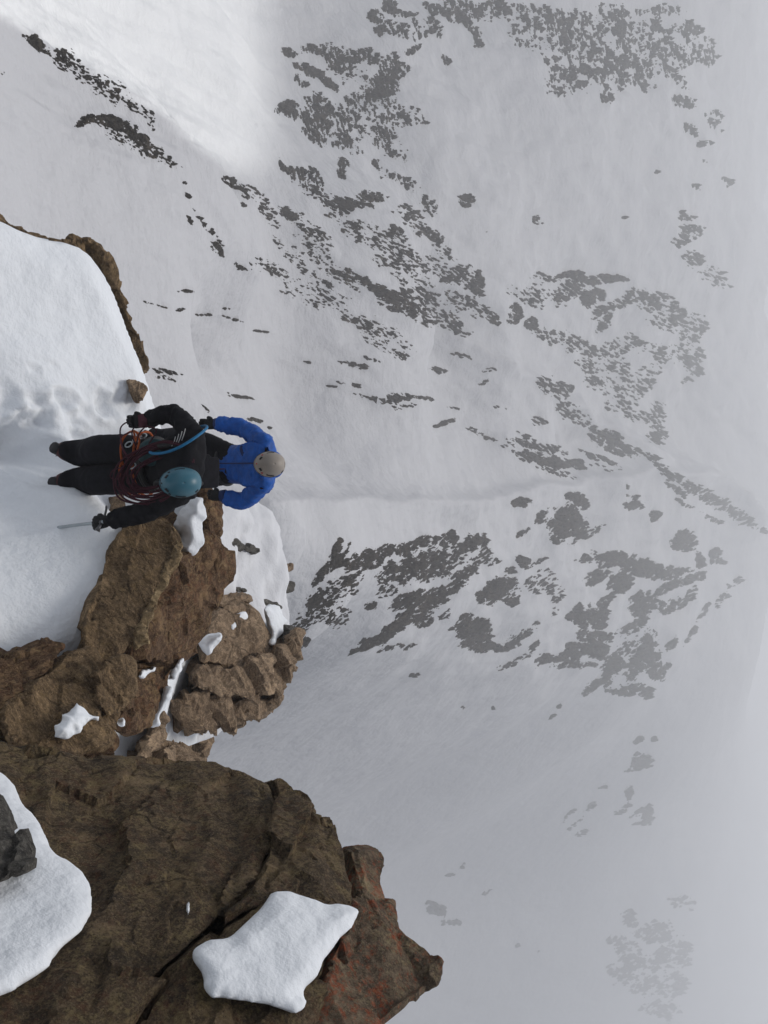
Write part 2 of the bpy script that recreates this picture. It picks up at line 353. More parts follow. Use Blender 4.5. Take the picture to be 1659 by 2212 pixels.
# rock showing through the snow: patches traced as (x, y, half length, half width, turn, fill)
PATCH = '''
80 95 40 12 35 .5;150 140 55 22 35 .15;230 190 75 30 35 .05;180 150 40 14 35 .35;300 235 45 14 45 -.1;190 265 38 13 -5 .75;245 262 45 14 12 .8;300 300 60 18 40 .75
270 290 75 26 35 .1;360 340 32 14 40 .2;320 270 20 7 40 -.05;15 390 14 3 40 .6;50 410 30 5 45 .1;60 420 20 3 40 .4;6 160 7 4 40 .4;398 396 6 5 0 .6;405 425 10 4 40 .4
445 490 62 6 50 .3;470 535 24 10 45 .5;410 475 16 6 50 .5;505 400 30 10 25 .45;540 415 25 16 30 .2;570 440 30 10 50 .1;590 455 14 7 50 .3;525 440 10 6 30 .5;625 458 28 14 20 .8;670 500 65 22 35 .05;590 480 40 12 50 -.1;650 490 20 6 45 .5
700 560 90 20 42 -.15;640 560 80 18 40 -.2;740 600 60 16 38 .2;800 625 70 16 40 .5;850 650 60 20 35 .6;900 660 60 30 30 .25;960 690 55 22 25 .35;920 640 40 20 40 .3;990 715 30 10 15 .3
520 570 20 8 35 .6;560 575 30 6 30 0;600 590 60 18 28 -.22;680 600 50 12 30 -.05;700 640 70 25 25 -.3;770 690 16 8 -40 .7;745 690 14 5 20 .5;790 700 70 20 25 -.25;820 720 60 30 20 -.3;860 770 20 8 10 .3;800 775 25 4 15 .4;840 745 60 24 20 -.33;650 640 60 12 25 -.3
405 629 22 4 5 .65;388 668 11 5 -5 .7;320 655 14 3 20 .5;350 663 18 2 18 .3;430 680 12 3 5 .4;490 668 12 4 5 .4;500 690 30 3 15 .4;562 716 26 3 5 .55;450 680 10 3 10 .4;350 805 26 7 18 .55;372 808 24 5 15 .4;358 820 22 5 20 .4
520 858 42 4 6 .6;500 852 14 3 25 .3;445 882 12 3 45 .3;555 908 24 5 15 .65;580 926 4 4 0 .6;662 783 10 3 15 .4
765 788 35 6 8 .2;780 790 18 7 0 .5;715 834 14 4 10 .6;768 830 14 8 20 .55;740 828 20 3 15 .3;860 862 40 14 -5 .55;830 868 40 7 12 .4;910 862 35 5 5 .4;870 880 25 7 0 .1;795 860 40 4 15 .35;945 800 18 8 10 .65;962 912 30 6 -12 .55;950 916 16 4 -20 .5;985 885 25 3 20 .3;1045 826 14 6 -20 .55;1030 930 25 6 12 .5
1000 770 30 6 12 .3;1060 800 20 5 0 .1;1075 880 22 4 12 .2;1165 905 25 14 28 .15;1050 940 40 6 20 0;1120 970 40 14 25 0;1130 960 35 8 15 .5;1190 990 70 17 14 .8;1235 1000 35 15 5 .85;1170 960 60 10 20 .2;1200 1020 60 10 18 -.1;1150 990 50 8 20 -.1;1120 985 50 6 30 -.1
1300 990 60 8 24 .5;1290 1005 40 5 20 .2;1330 960 65 16 32 .5;1270 930 60 14 35 .3;1230 880 60 24 40 .15;1190 840 40 26 40 .1;1210 830 30 14 40 .4;1400 990 60 10 30 .35;1440 1020 70 12 32 .1
1500 1060 80 14 33 .3;1560 1090 90 14 30 .15;1620 1130 60 12 30 0;1460 1060 30 8 40 .4;1480 1090 25 6 25 .3;1540 1120 30 6 25 .2
660 380 55 18 30 .35;620 360 28 12 35 .5;700 430 60 18 30 .2;680 410 30 10 35 .4;740 440 40 18 10 .5;800 425 40 16 5 .55;780 445 30 14 20 .4;710 465 20 8 0 .3;770 500 30 14 40 .2;760 485 16 10 30 .6;830 520 30 22 10 .3;850 500 25 16 0 .5;870 530 30 20 40 .1;910 490 35 18 25 .3;940 510 30 12 40 .5;890 470 40 20 30 .1;960 545 40 10 35 .1
1010 430 22 16 20 .6;930 440 25 16 40 .25;860 390 60 14 30 -.05;815 360 14 14 60 .45;740 355 14 24 -20 .5;780 500 60 26 30 -.15;870 570 80 40 30 -.12;950 580 60 30 30 -.1;1000 600 60 26 20 -.05;950 580 22 14 40 .3;1035 615 24 16 70 .75;1000 660 50 20 20 -.1;1060 680 30 14 50 .3;1110 680 18 16 20 .6;1150 700 20 16 40 .5;1130 640 40 20 30 -.1;1030 660 30 16 30 .1
630 110 26 14 20 .5;700 110 60 18 10 .2;760 120 70 16 -2 .4;820 130 40 22 10 .25;660 150 30 10 25 .4;690 170 60 12 32 .7;650 175 20 12 40 .4;740 150 60 24 20 .0;820 190 30 36 70 .55;850 160 20 40 80 .25;780 220 40 30 40 .1;620 240 36 20 45 .6;690 230 50 22 25 .4;700 270 70 36 30 .1;680 300 24 20 45 .45;760 260 50 30 40 -.05;820 250 60 26 30 -.1;830 285 30 20 50 .35;905 265 25 10 25 .3;860 240 60 30 20 -.2;740 300 60 20 30 -.15;850 320 50 20 30 -.1
810 35 16 22 60 .5;830 60 18 26 60 .4;845 10 22 14 20 .55;880 30 30 10 0 .1;860 70 40 20 20 -.15;920 60 40 30 0 -.2;940 20 40 14 20 .2;1000 20 70 20 20 .2;1020 60 40 14 50 .5;1035 90 26 12 60 .35;985 35 40 12 10 .2;1060 20 60 16 10 .1;1130 15 60 12 0 .05;1080 10 30 14 20 .3;890 110 20 10 -45 .3;960 130 8 12 0 .4
1200 50 120 40 0 -.12;1150 90 60 20 10 -.05;1240 80 60 30 0 -.05;1320 50 60 40 0 -.08;1400 80 60 50 0 -.12;1280 120 120 40 0 -.16;1340 150 120 50 10 -.2;1230 180 60 40 0 -.25;1480 60 40 20 20 .1;1500 110 70 40 10 -.1;1450 140 60 30 60 -.12;1420 20 60 16 0 0;1180 130 20 8 60 .2;1200 155 10 14 90 .3;1260 150 30 10 0 .1;1350 100 30 26 80 .15;1300 200 40 12 70 -.1;1390 180 12 30 10 .05
1480 220 22 18 20 .25;1540 260 30 24 40 .0;1490 285 16 12 20 .2;1520 350 10 6 0 .4;1500 400 16 12 20 .1;1570 400 18 16 30 .1;1480 465 26 10 5 .4;1490 500 30 16 30 .2;1470 520 16 20 40 .1;1500 560 30 20 20 -.1;1540 600 40 20 10 -.1;1520 310 20 10 0 0;1160 480 10 14 -20 .4;1350 470 9 4 0 .5;1420 370 7 5 0 .5;1050 500 6 4 0 .4
1180 600 40 10 10 .25;1250 600 60 12 2 .7;1320 600 50 10 8 .6;1240 630 50 22 -30 .35;1280 640 30 22 -30 .6;1210 640 40 20 -30 -.05;1330 660 60 18 -25 .2;1310 700 24 16 -40 .5;1400 640 60 16 10 .35;1420 660 70 26 20 .0;1450 690 60 30 10 -.05;1500 720 50 30 -60 .3;1480 760 40 20 -60 .1;1430 760 60 20 0 -.15;1160 640 30 22 30 -.05
1200 730 60 20 20 -.15;1280 760 70 24 10 -.1;1340 800 70 24 20 -.15;1280 790 40 18 10 .05;1350 740 60 20 0 -.15;1400 800 60 20 -30 -.12;1360 850 60 30 -30 -.15;1300 830 50 20 20 -.2;1410 900 40 24 -40 .0;1420 940 20 22 -60 .2;1380 900 40 20 30 -.15;1500 790 40 24 -50 -.1
1130 1088 18 12 -10 .85;1245 1080 36 20 20 .9;1215 1130 34 50 25 .9;1240 1140 40 34 30 .7;1170 1115 32 10 -50 .5;1130 1150 20 8 -40 .6;1280 1150 36 8 -25 .3;1370 1090 14 26 -60 .8;1375 1085 20 30 -50 .2;1410 1115 12 18 20 .9;1480 1170 30 26 20 .9;1355 1050 6 8 0 .6;1130 1210 20 9 10 .9;1160 1215 30 5 -20 .4;1540 1200 14 22 20 .75;1560 1215 16 12 0 .6;1100 1230 14 8 -10 .5
730 1185 12 26 10 .9;748 1195 5 26 20 .5;720 1215 40 18 -30 .75;690 1240 30 10 -60 .7;760 1220 30 20 -30 .6;800 1210 30 26 -20 .55;830 1190 36 20 -20 .6;880 1180 30 22 -10 .65;930 1170 40 16 10 .5;970 1160 24 18 20 .7;1030 1170 30 24 0 .5;990 1180 40 14 0 .3;880 1230 80 30 -20 .5;940 1230 60 26 -30 .5;960 1200 70 22 0 .15;1000 1240 50 22 -40 .45;1040 1200 34 16 -30 .25;1070 1210 20 10 -30 .3
700 1300 60 34 -45 .4;660 1340 36 22 -45 .4;740 1270 60 22 -40 .2;690 1290 40 10 -50 .5;730 1330 30 26 -30 .15;655 1390 22 14 -50 .55;800 1310 22 18 20 .8;830 1270 30 16 20 .3;880 1300 46 24 -25 .6;930 1300 50 24 -35 .55;960 1280 44 20 -40 .5;830 1370 70 20 -33 .85;880 1340 44 22 -30 .75;920 1340 30 18 -40 .5;790 1400 34 10 -20 .8;860 1400 50 8 -10 .4;960 1330 20 10 -40 .1
1080 1270 40 28 -40 .75;1050 1290 20 20 30 .6;1110 1300 24 12 -10 .7;1130 1270 60 16 -35 0;1180 1270 40 26 -10 -.1;1200 1290 30 12 -30 .1;1020 1370 48 34 0 .85;1060 1400 40 14 10 .75;1100 1390 34 16 -40 .65;1000 1340 26 12 -50 .5;1140 1360 34 12 -40 .4;1110 1430 44 7 -20 .3;1150 1400 24 8 -50 .5;1200 1320 10 20 40 .2
1330 1210 50 22 10 .75;1400 1230 60 20 12 .85;1290 1240 36 20 -30 .6;1270 1200 30 12 -40 .3;1340 1260 30 34 40 .75;1460 1240 40 12 -15 .7;1500 1250 30 12 -30 .5;1510 1210 10 20 0 .8;1440 1270 50 12 -25 .5;1300 1300 20 12 -50 .5;1390 1310 36 30 -40 .7;1440 1310 30 20 -40 .5;1370 1350 40 16 -30 .55;1480 1290 40 10 -50 .2;1250 1330 30 24 40 .7;1290 1330 30 26 -30 .65;1280 1370 40 20 0 .6;1310 1300 30 10 -45 .4
1180 1420 34 14 -20 .7;1230 1410 44 20 -15 .75;1280 1400 30 18 0 .8;1240 1435 60 12 -5 .5;1310 1380 40 10 -40 .3;1320 1440 30 30 -20 .8;1300 1480 40 16 -30 .6;1370 1440 34 26 -50 .75;1400 1400 30 40 30 .55;1420 1440 24 34 -45 .6;1360 1490 50 14 -8 .75;1390 1500 14 12 -60 .8;1350 1400 40 20 -40 0;1270 1490 20 8 -50 .5;1450 1390 24 8 -55 .5;1490 1370 30 5 -55 .5;1520 1320 26 6 -55 .5;1560 1290 30 8 -60 .3;1590 1260 16 8 -60 .2
895 1458 11 6 0 .8;1000 1530 5 4 0 .5;1065 1528 4 6 0 .5;1205 1525 8 4 -50 .7;1190 1550 12 4 -50 .6;510 1560 14 5 -30 .4
1380 1600 14 8 -40 .75;1408 1600 8 8 -60 .6;1375 1645 22 20 -35 .85;1360 1665 14 6 -10 .4;1360 1715 20 9 -40 .6;1345 1745 26 6 -50 .4;1370 1755 24 10 -30 .3;1405 1755 20 20 -30 .85;1390 1775 24 8 -20 .5;1300 1700 12 4 -20 .5;1250 1770 40 6 -50 .1;1230 1760 20 5 -50 .4;1255 1800 16 5 -40 .4;1275 1740 20 6 -55 .1;970 1890 14 4 -10 .6;1000 1870 10 3 -50 .3;940 1965 24 22 20 .7;975 1990 30 14 -10 .3;1048 1930 14 4 -30 .3;1115 2040 8 4 -60 .5;1160 2055 8 5 -40 .3
1360 1990 26 16 20 .3;1410 2010 50 26 0 .35;1350 2050 40 30 30 .3;1400 2080 60 30 0 .15;1460 2060 40 34 40 .25;1380 2120 60 30 20 .1;1440 2130 40 30 0 .2;1480 1950 30 20 40 .05;1330 2090 24 20 0 .2;1420 2180 50 20 0 .05
'''
patches = [tuple(map(float, q.split())) for q in PATCH.replace('\n', ';').split(';') if q.strip()]
FA, FR = 2150, 2000
fT = np.linspace(math.radians(-48), math.radians(48), FA); fL = np.linspace(math.log(19), math.log(900), FR)
fi = (fT - TH[0]) / (TH[1] - TH[0]); fj = (fL - LR[0]) / (LR[1] - LR[0])
FI, FJ = np.meshgrid(fi, fj, indexing='ij')
zb = bil(FARZ, FI, FJ)
TT, LL = np.meshgrid(fT, fL, indexing='ij'); rr = np.exp(LL)
pts = np.stack([rr * np.sin(TT), rr * np.cos(TT), zb], -1)
qx, qy, qz = proj(pts.reshape(-1, 3)); qx = qx.reshape(TT.shape); qy = qy.reshape(TT.shape)
need = np.zeros(TT.shape, bool); mval = np.full(TT.shape, -9.0, np.float32)
need[(qx > -30) & (qx < 1690) & (qy > -30) & (qy < 2240)] = True
ii, jj = np.nonzero(need)
sx, sy = qx[ii, jj], qy[ii, jj]
# grain: the far-left faces run one way, the ridge flank the other
sgn = np.where(sy < 1050, 1.0, -1.0); ang = sgn * np.radians(38)
gu = sx * np.cos(ang) + sy * np.sin(ang); gv = -sx * np.sin(ang) + sy * np.cos(ang)
sp = np.where((sx > 560) & (sy < 420), 1.0, 0.0)
gu = np.where(sp > 0, sy * 0.8 + sx * .2, gu); gv = np.where(sp > 0, sx * 1.25 - sy * .3, gv)
nn = fbm2(gu / 20, gv / 9, 4, 91, 0.78) * 1.4
ns = fbm2(gu / 13.0, gv / 4.4, 2, 95, 0.6) * 1.3 + 0.55 * fbm2(gu / 40, gv / 26, 2, 97)
wob_x = fbm2(sx / 60, sy / 60, 3, 7) * 16; wob_y = fbm2(sx / 60, sy / 60, 3, 8) * 16
best = np.full(len(sx), -9.0, np.float32)
order = np.argsort(sy, kind='stable'); sx = sx[order]; sy = sy[order]; nn = nn[order]; ns = ns[order]; wob_x = wob_x[order]; wob_y = wob_y[order]; ii = ii[order]; jj = jj[order]
for cx, cy, a, b_, t, d in patches:
    m_ = max(a, b_) * 1.15 + 10
    k0, k1 = np.searchsorted(sy, [cy - m_, cy + m_])
    if k1 <= k0: continue
    s = slice(k0, k1)
    near = np.abs(sx[s] - cx) < m_; kk = np.nonzero(near)[0] + k0
    if not len(kk): continue
    sc_ = min(1.0, min(a, b_) / 14.0)
    ux = sx[kk] - cx + wob_x[kk] * sc_; uy = sy[kk] - cy + wob_y[kk] * sc_
    c_, s_ = math.cos(math.radians(t)), math.sin(math.radians(t))
    q = ((ux * c_ + uy * s_) / a) ** 2 + ((-ux * s_ + uy * c_) / b_) ** 2
    v = d * 0.62 - 0.04 + (-0.05 if d < .42 else 0.07) + (ns[kk] * 1.15 if d < .42 else nn[kk] * 0.85 + ns[kk] * 0.25) - 0.95 * q * q
    best[kk] = np.maximum(best[kk], v)
mval[ii, jj] = best
# build the rock sheet only where it comes out of the snow
lift = np.clip(mval, -0.08, 0.5)
crag = np.zeros(TT.shape, np.float32)
sel = mval > -0.25
crag[sel] = np.abs(fbm2(TT[sel] * 210, LL[sel] * 120, 4, 33, 0.6)) + 0.6 * fbm2(TT[sel] * 60, LL[sel] * 40, 2, 35)
zr = zb + rr * (0.0045 * lift + 0.0042 * crag * np.clip(mval * 3, 0, 1))
qm = (mval[:-1, :-1] > 0) | (mval[1:, :-1] > 0) | (mval[:-1, 1:] > 0) | (mval[1:, 1:] > 0)

def components(mask):
    """label connected cells row by row (runs + union-find)"""
    parent = []
    def find(a):
        while parent[a] != a:
            parent[a] = parent[parent[a]]; a = parent[a]
        return a
    lab = np.full(mask.shape, -1, np.int32); prev = []
    for r in range(mask.shape[0]):
        d = np.diff(np.concatenate([[0], mask[r].astype(np.int8), [0]]))
        st = np.nonzero(d == 1)[0]; en = np.nonzero(d == -1)[0]; cur = []; k = 0
        for s, e in zip(st, en):
            me_ = len(parent); parent.append(me_)
            while k < len(prev) and prev[k][1] < s: k += 1
            kk = k
            while kk < len(prev) and prev[kk][0] <= e:
                a, b = find(me_), find(prev[kk][2])
                if a != b: parent[a] = b
                kk += 1
            cur.append((s, e, me_)); lab[r, s:e] = me_
        prev = cur
    root = np.array([find(k) for k in range(len(parent))], dtype=np.int32) if parent else np.zeros(0, np.int32)
    out = np.where(lab >= 0, root[np.clip(lab, 0, None)], -1)
    return out

lab = components(qm)
ids, cnt = np.unique(lab[lab >= 0], return_counts=True)
pxq = 0.25 * (qx[:-1, :-1] + qx[1:, :-1] + qx[:-1, 1:] + qx[1:, 1:]); pyq = 0.25 * (qy[:-1, :-1] + qy[1:, :-1] + qy[:-1, 1:] + qy[1:, 1:])
vid = np.arange(FA * FR).reshape(FA, FR)
allq = np.stack([vid[:-1, :-1], vid[1:, :-1], vid[1:, 1:], vid[:-1, 1:]], -1)
RP = np.stack([pts[..., 0], pts[..., 1], zr], -1).reshape(-1, 3)

def rock_piece(cells):
    f = allq[cells[0], cells[1]]; u, inv = np.unique(f, return_inverse=True)
    return RP[u], inv.reshape(f.shape)

ZONES = [  # (test, label, group)
    (lambda x, y: y > 1560, 'pale fog-veiled rock island in the open snowfield below the ridge', 'rocks in the foggy snowfield'),
    (lambda x, y: y > 1050 and x < 1060, 'grey-brown rock rib on the shaded flank under the snow crest', 'rocks on the near part of the ridge flank'),
    (lambda x, y: y > 1050, 'hazy grey crag on the far part of the ridge flank', 'crags on the far part of the ridge flank'),
    (lambda x, y: x < 420 and y < 440, 'dark rock outcrop beside the bright wind-blown glacier', 'outcrops beside the glacier'),
    (lambda x, y: x > 560 and y < 370, 'dark speckled rock face across the snow bowl', 'rocks of the face across the bowl'),
    (lambda x, y: x > 1080 and y < 870, 'faint rock band at the back of the snow bowl near the cloud', 'rock bands at the back of the bowl'),
    (lambda x, y: y > 600 + 0.0 * x and x < 1080 and y > 0.55 * x + 255, 'flat dark rock lying in the smooth snow slope behind the climbers', 'flat rocks in the smooth slope'),
    (lambda x, y: x >= 1080, 'grey slab low on the slope where the rib meets the ridge crest', 'slabs at the foot of the rib'),
    (lambda x, y: True, 'snow-streaked dark rock on the long rib above the gully', 'rocks along the long rib'),
]
order_ids = ids[np.argsort(-cnt)]; cntd = dict(zip(ids, cnt))
flat = lab.ravel(); srt = np.argsort(flat, kind='stable'); fs = flat[srt]
def cells_of(cid):
    a, b = np.searchsorted(fs, [cid, cid + 1]); return np.unravel_index(srt[a:b], lab.shape)
zone_rank = {}; small = []
nbig = 0
for cid in order_ids:
    c = cells_of(cid); x, y = pxq[c].mean(), pyq[c].mean()
    if cntd[cid] < 70 or nbig >= 230:
        small.append(c); continue
    nbig += 1
    co, f = rock_piece(c); co, ce = recenter(co)
    me = mesh_np('rock_outcrop', co, f, True)
    o = link('rock_outcrop', me, M_FROCK, None, ce)
    for zi, (test, lb, gr) in enumerate(ZONES):
        if test(x, y): break
    k = zone_rank.get(zi, 0); zone_rank[zi] = k + 1
    ev = np.sqrt(np.linalg.eigvalsh(np.cov(np.stack([pxq[c], pyq[c]])) + np.eye(2) * 1e-3)); asp = ev[1] / ev[0]
    if k < 4: lb = ('largest ', 'second largest ', 'third largest ', 'fourth largest ')[k] + lb
    else:
        size = 'sizeable ' if cntd[cid] > 900 else ('middling ' if cntd[cid] > 300 else 'small ')
        lb = size + ('long thin ' if asp > 3.2 else ('drawn-out ' if asp > 1.9 else 'compact ')) + lb
    gr = gr if k >= 4 else gr
    tag(o, lb, 'rock', gr)
if small:
    c = (np.concatenate([s[0] for s in small]), np.concatenate([s[1] for s in small]))
    co, f = rock_piece(c)
    o = link('rock_scatter', mesh_np('rock_scatter', co, f, True), M_FROCK)
    tag(o, 'countless small dark stones peppering the distant snow slopes', 'rocks', None, 'stuff')
print('ROCKS', nbig, len(small), int(cnt.sum()), zone_rank)
# ------------------------------------------------------------------ the ridge under the climbers (snow)
def parse(s): return [tuple(map(float, q.split())) for q in s.replace('\n', ';').split(';') if q.strip()]
NEAR = parse('''
0 600 7.0;100 700 7.35;200 700 7.8;280 800 8.1;100 850 7.12;0 900 6.88;20 985 6.98;125 1000 6.84;130 1035 6.82;60 1000 6.86;200 930 7.6;300 930 8.1;330 1010 8.3
60 1120 6.42;103 1142 6.42;150 1060 6.62;200 1100 6.42;246 1140 6.4;100 1250 6.0;0 1300 5.72;225 1230 6.15;130 1380 5.8;0 1420 5.58;0 1150 6.25
200 1060 7.2;225 1075 7.4;250 1100 7.5;300 1080 7.8;400 1130 7.9;410 1190 7.8;430 1080 8.2
480 1100 10.2;520 1130 10.7;500 1200 10.4;480 1270 10.0;560 1200 11.3;580 1130 11.9;560 1290 11.2;600 1300 11.6;590 1370 11.0
350 1540 7.7;260 1615 6.9;380 1570 8.7;330 1590 7.7;240 1600 6.8;300 1300 7.0;200 1450 6.1;430 1350 8.9;500 1450 9.9;100 1550 5.6;0 1600 4.9
0 1900 2.8;300 1800 3.9;300 2100 3.0;600 2000 3.3;500 1850 3.9;800 2100 3.2;-200 1300 5.0;-200 700 6.4;-200 1700 3.6;-300 2300 2.4;0 478 7.0;240 600 8.0;345 890 8.4
''')
OUT = parse('''
-250 400 6.3;-100 440 6.7;0 474 7.0;110 521 7.4;190 533 7.8;240 598 8.0;288 700 8.2;322 800 8.35;345 890 8.4;380 960 8.6;430 1040 9.3;480 1078 10.2;545 1086 11.5;592 1102 12.4
606 1160 12.5;615 1250 12.2;627 1320 11.8;640 1375 11.2;570 1470 10.6;430 1560 10.0;390 1600 9.2;365 1640 8.2;380 1700 6.2;500 1760 4.4;650 1850 3.6;740 2000 3.1;760 2300 2.7;-200 2500 2.0;-500 2300 2.0;-500 1000 5
''')
np3 = np.array([P(*q) for q in NEAR]); op3 = np.array([P(*q) for q in OUT])
for _ in range(3):
    nx = np.roll(op3, -1, 0); op3 = np.stack([op3 * .75 + nx * .25, op3 * .25 + nx * .75], 1).reshape(-1, 3)
nc = tps_fit(np3[:, 0], np3[:, 1], np3[:, 2], 0.02)
gx = np.linspace(-5.5, 6.0, 420); gy = np.linspace(0.6, 13.5, 450)
GX, GY = np.meshgrid(gx, gy, indexing='ij')
GZ = tps_eval(nc, np3[:, 0], np3[:, 1], GX, GY)
# distance outside the ridge outline
def poly_dist(X, Y, poly):
    d2 = np.full(X.shape, 1e9); ins = np.zeros(X.shape, bool)
    for k in range(len(poly)):
        x0, y0 = poly[k][:2]; x1, y1 = poly[(k + 1) % len(poly)][:2]
        ex, ey = x1 - x0, y1 - y0; t = np.clip(((X - x0) * ex + (Y - y0) * ey) / (ex * ex + ey * ey + 1e-9), 0, 1)
        d2 = np.minimum(d2, (X - x0 - t * ex) ** 2 + (Y - y0 - t * ey) ** 2)
        c = ((y0 > Y) != (y1 > Y)) & (X < (x1 - x0) * (Y - y0) / (y1 - y0 + 1e-12) + x0); ins ^= c
    d = np.sqrt(d2); return np.where(ins, -d, d)
od = poly_dist(GX, GY, op3)
od = od + 0.10 * fbm2(GX * 1.1, GY * 1.1, 3, 66) * smooth01((GY - 6.5) / 1.0)
GZ = np.clip(GZ, -14, -1.0)
GZ = GZ - 0.10 * smooth01((od + 0.25) / 0.3) - np.where(od > 0.03, 3.2 * (od - 0.03), 0)
GZ += (0.03 * fbm2(GX * 0.9, GY * 0.9, 4, 61) + 0.008 * fbm2(GX * 4, GY * 4, 3, 62)) * (od < 0.2)
shf = smooth01((GY - 7.2) / 0.8)
GZ += shf * 0.30 * np.abs(fbm2(GX * 0.8 + GY * .3, GY * 0.7, 3, 64)) * (od < 0.1)
def surf(x, y):
    return float(bil(GZ, np.array([(x - gx[0]) / (gx[1] - gx[0])]), np.array([(y - gy[0]) / (gy[1] - gy[0])]))[0])
# footprints and the deep step hole
for dx, dy, Z, rad, dep in [(20, 978, 6.95, .20, .22), (62, 985, 6.88, .17, .10), (120, 972, 6.85, .13, .10), (122, 1012, 6.83, .15, .05), (60, 868, 7.08, .07, .05), (78, 880, 7.1, .08, .06), (92, 868, 7.15, .06, .05), (70, 905, 7.05, .08, .06), (98, 905, 7.1, .07, .05), (100, 930, 7.05, .09, .06), (75, 935, 6.98, .08, .05),
                            (165, 905, 7.4, .06, .05), (180, 890, 7.5, .06, .04), (175, 925, 7.4, .07, .05), (20, 910, 6.9, .14, .06), (40, 940, 6.9, .10, .08), (140, 880, 7.3, .05, .03), (58, 800, 7.15, .04, .03), (110, 790, 7.3, .03, .02), (200, 940, 7.5, .06, .04), (10, 1040, 6.8, .10, .06), (20, 1140, 6.35, .08, .04)]:
    p = P(dx, dy, Z); q = ((GX - p[0]) ** 2 + ((GY - p[1]) * 0.8) ** 2) / rad ** 2
    GZ -= dep * np.exp(-q ** 1.6) - 0.25 * dep * np.exp(-(np.sqrt(q) - 1.5) ** 2 * 6)
fr2 = np.random.default_rng(77)
for _ in range(46):
    dx, dy = fr2.uniform(0, 250), fr2.uniform(850, 1055)
    if dx > 150 and dy > 960: continue
    p = P(dx, dy, 7.0); t_ = 6.6 + 0.005 * dx; p = P(dx, dy, t_ + .25); a_ = fr2.uniform(0, 3.14); rad = fr2.uniform(.04, .085); dep = fr2.uniform(.025, .07)
    ux_, uy_ = GX - p[0], GY - p[1]; q = ((ux_ * math.cos(a_) + uy_ * math.sin(a_)) / (rad * 1.7)) ** 2 + ((-ux_ * math.sin(a_) + uy_ * math.cos(a_)) / rad) ** 2
    GZ -= dep * np.exp(-q ** 2) - 0.35 * dep * np.exp(-(np.sqrt(q) - 1.45) ** 2 * 9)
gi = np.arange(GX.size).reshape(GX.shape)
gq = np.stack([gi[:-1, :-1], gi[1:, :-1], gi[1:, 1:], gi[:-1, 1:]], -1).reshape(-1, 4)
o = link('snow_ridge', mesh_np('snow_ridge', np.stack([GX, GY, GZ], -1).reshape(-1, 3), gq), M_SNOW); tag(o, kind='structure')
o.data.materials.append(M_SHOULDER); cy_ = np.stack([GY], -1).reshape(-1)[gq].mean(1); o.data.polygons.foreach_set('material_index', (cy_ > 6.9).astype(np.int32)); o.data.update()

# ------------------------------------------------------------------ rocks near the climbers
def plane_fit(pl):
    a = np.array([(1, x, y) for x, y, z in pl]); c, *_ = np.linalg.lstsq(a, np.array([1 / z for x, y, z in pl]), rcond=None)
    return c
def planeZ(c, x, y): return 1.0 / max(0.02, c[0] + c[1] * x + c[2] * y)

def prism(pl, depth, down=0.3, blend=0.7, grow=1.0):
    c = plane_fit(pl); n = len(pl)
    top = np.array([P(x, y, blend * planeZ(c, x, y) + (1 - blend) * z) for x, y, z in pl])
    ce = top.mean(0); d = ce / np.linalg.norm(ce) * depth + np.array([0, 0, -down * depth])
    bot = ce + (top - ce) * grow + d
    bm = bmesh.new(); vt = [bm.verts.new(p) for p in top]; vb = [bm.verts.new(p) for p in bot]
    bm.faces.new(vt); bm.faces.new(vb[::-1])
    for k in range(n): bm.faces.new((vt[k], vb[k], vb[(k + 1) % n], vt[(k + 1) % n]))
    bmesh.ops.triangulate(bm, faces=bm.faces[:], ngon_method='EAR_CLIP')
    bmesh.ops.recalc_face_normals(bm, faces=bm.faces[:])
    me = bpy.data.meshes.new('tmp'); bm.to_mesh(me); bm.free()
    return me

def remeshed(me, voxel, smooth_it=0):
    o = bpy.data.objects.new('tmp', me); COL.objects.link(o)
    m = o.modifiers.new('r', 'REMESH'); m.mode = 'VOXEL'; m.voxel_size = voxel
    if smooth_it:
        s = o.modifiers.new('s', 'SMOOTH'); s.factor = 0.5; s.iterations = smooth_it
    e = o.evaluated_get(bpy.context.evaluated_depsgraph_get()); out = bpy.data.meshes.new_from_object(e)
    bpy.data.objects.remove(o); bpy.data.meshes.remove(me)
    n = len(out.vertices); co = np.empty(n * 3, np.float32); out.vertices.foreach_get('co', co)
    no = np.empty(n * 3, np.float32); out.vertices.foreach_get('normal', no)
    return out, co.reshape(-1, 3).astype(float), no.reshape(-1, 3).astype(float)

STR = np.array(Matrix.Rotation(0.6, 3, 'X') @ Matrix.Rotation(0.5, 3, 'Y'))
HOST = {}
def finish(me, co, name, mat, label, cat, group=None, parent=None, smooth=True):
    cl, ce = recenter(co)
    me.vertices.foreach_set('co', cl.astype(np.float32).ravel()); me.name = name
    me.polygons.foreach_set('use_smooth', np.full(len(me.polygons), smooth, dtype=bool)); me.update()
    o = link(name, me, mat)
    o.location = ce
    if parent is not None:
        o.parent = parent; o.location = Vector(ce) - parent.location
    else: tag(o, label, cat, group)
    return o

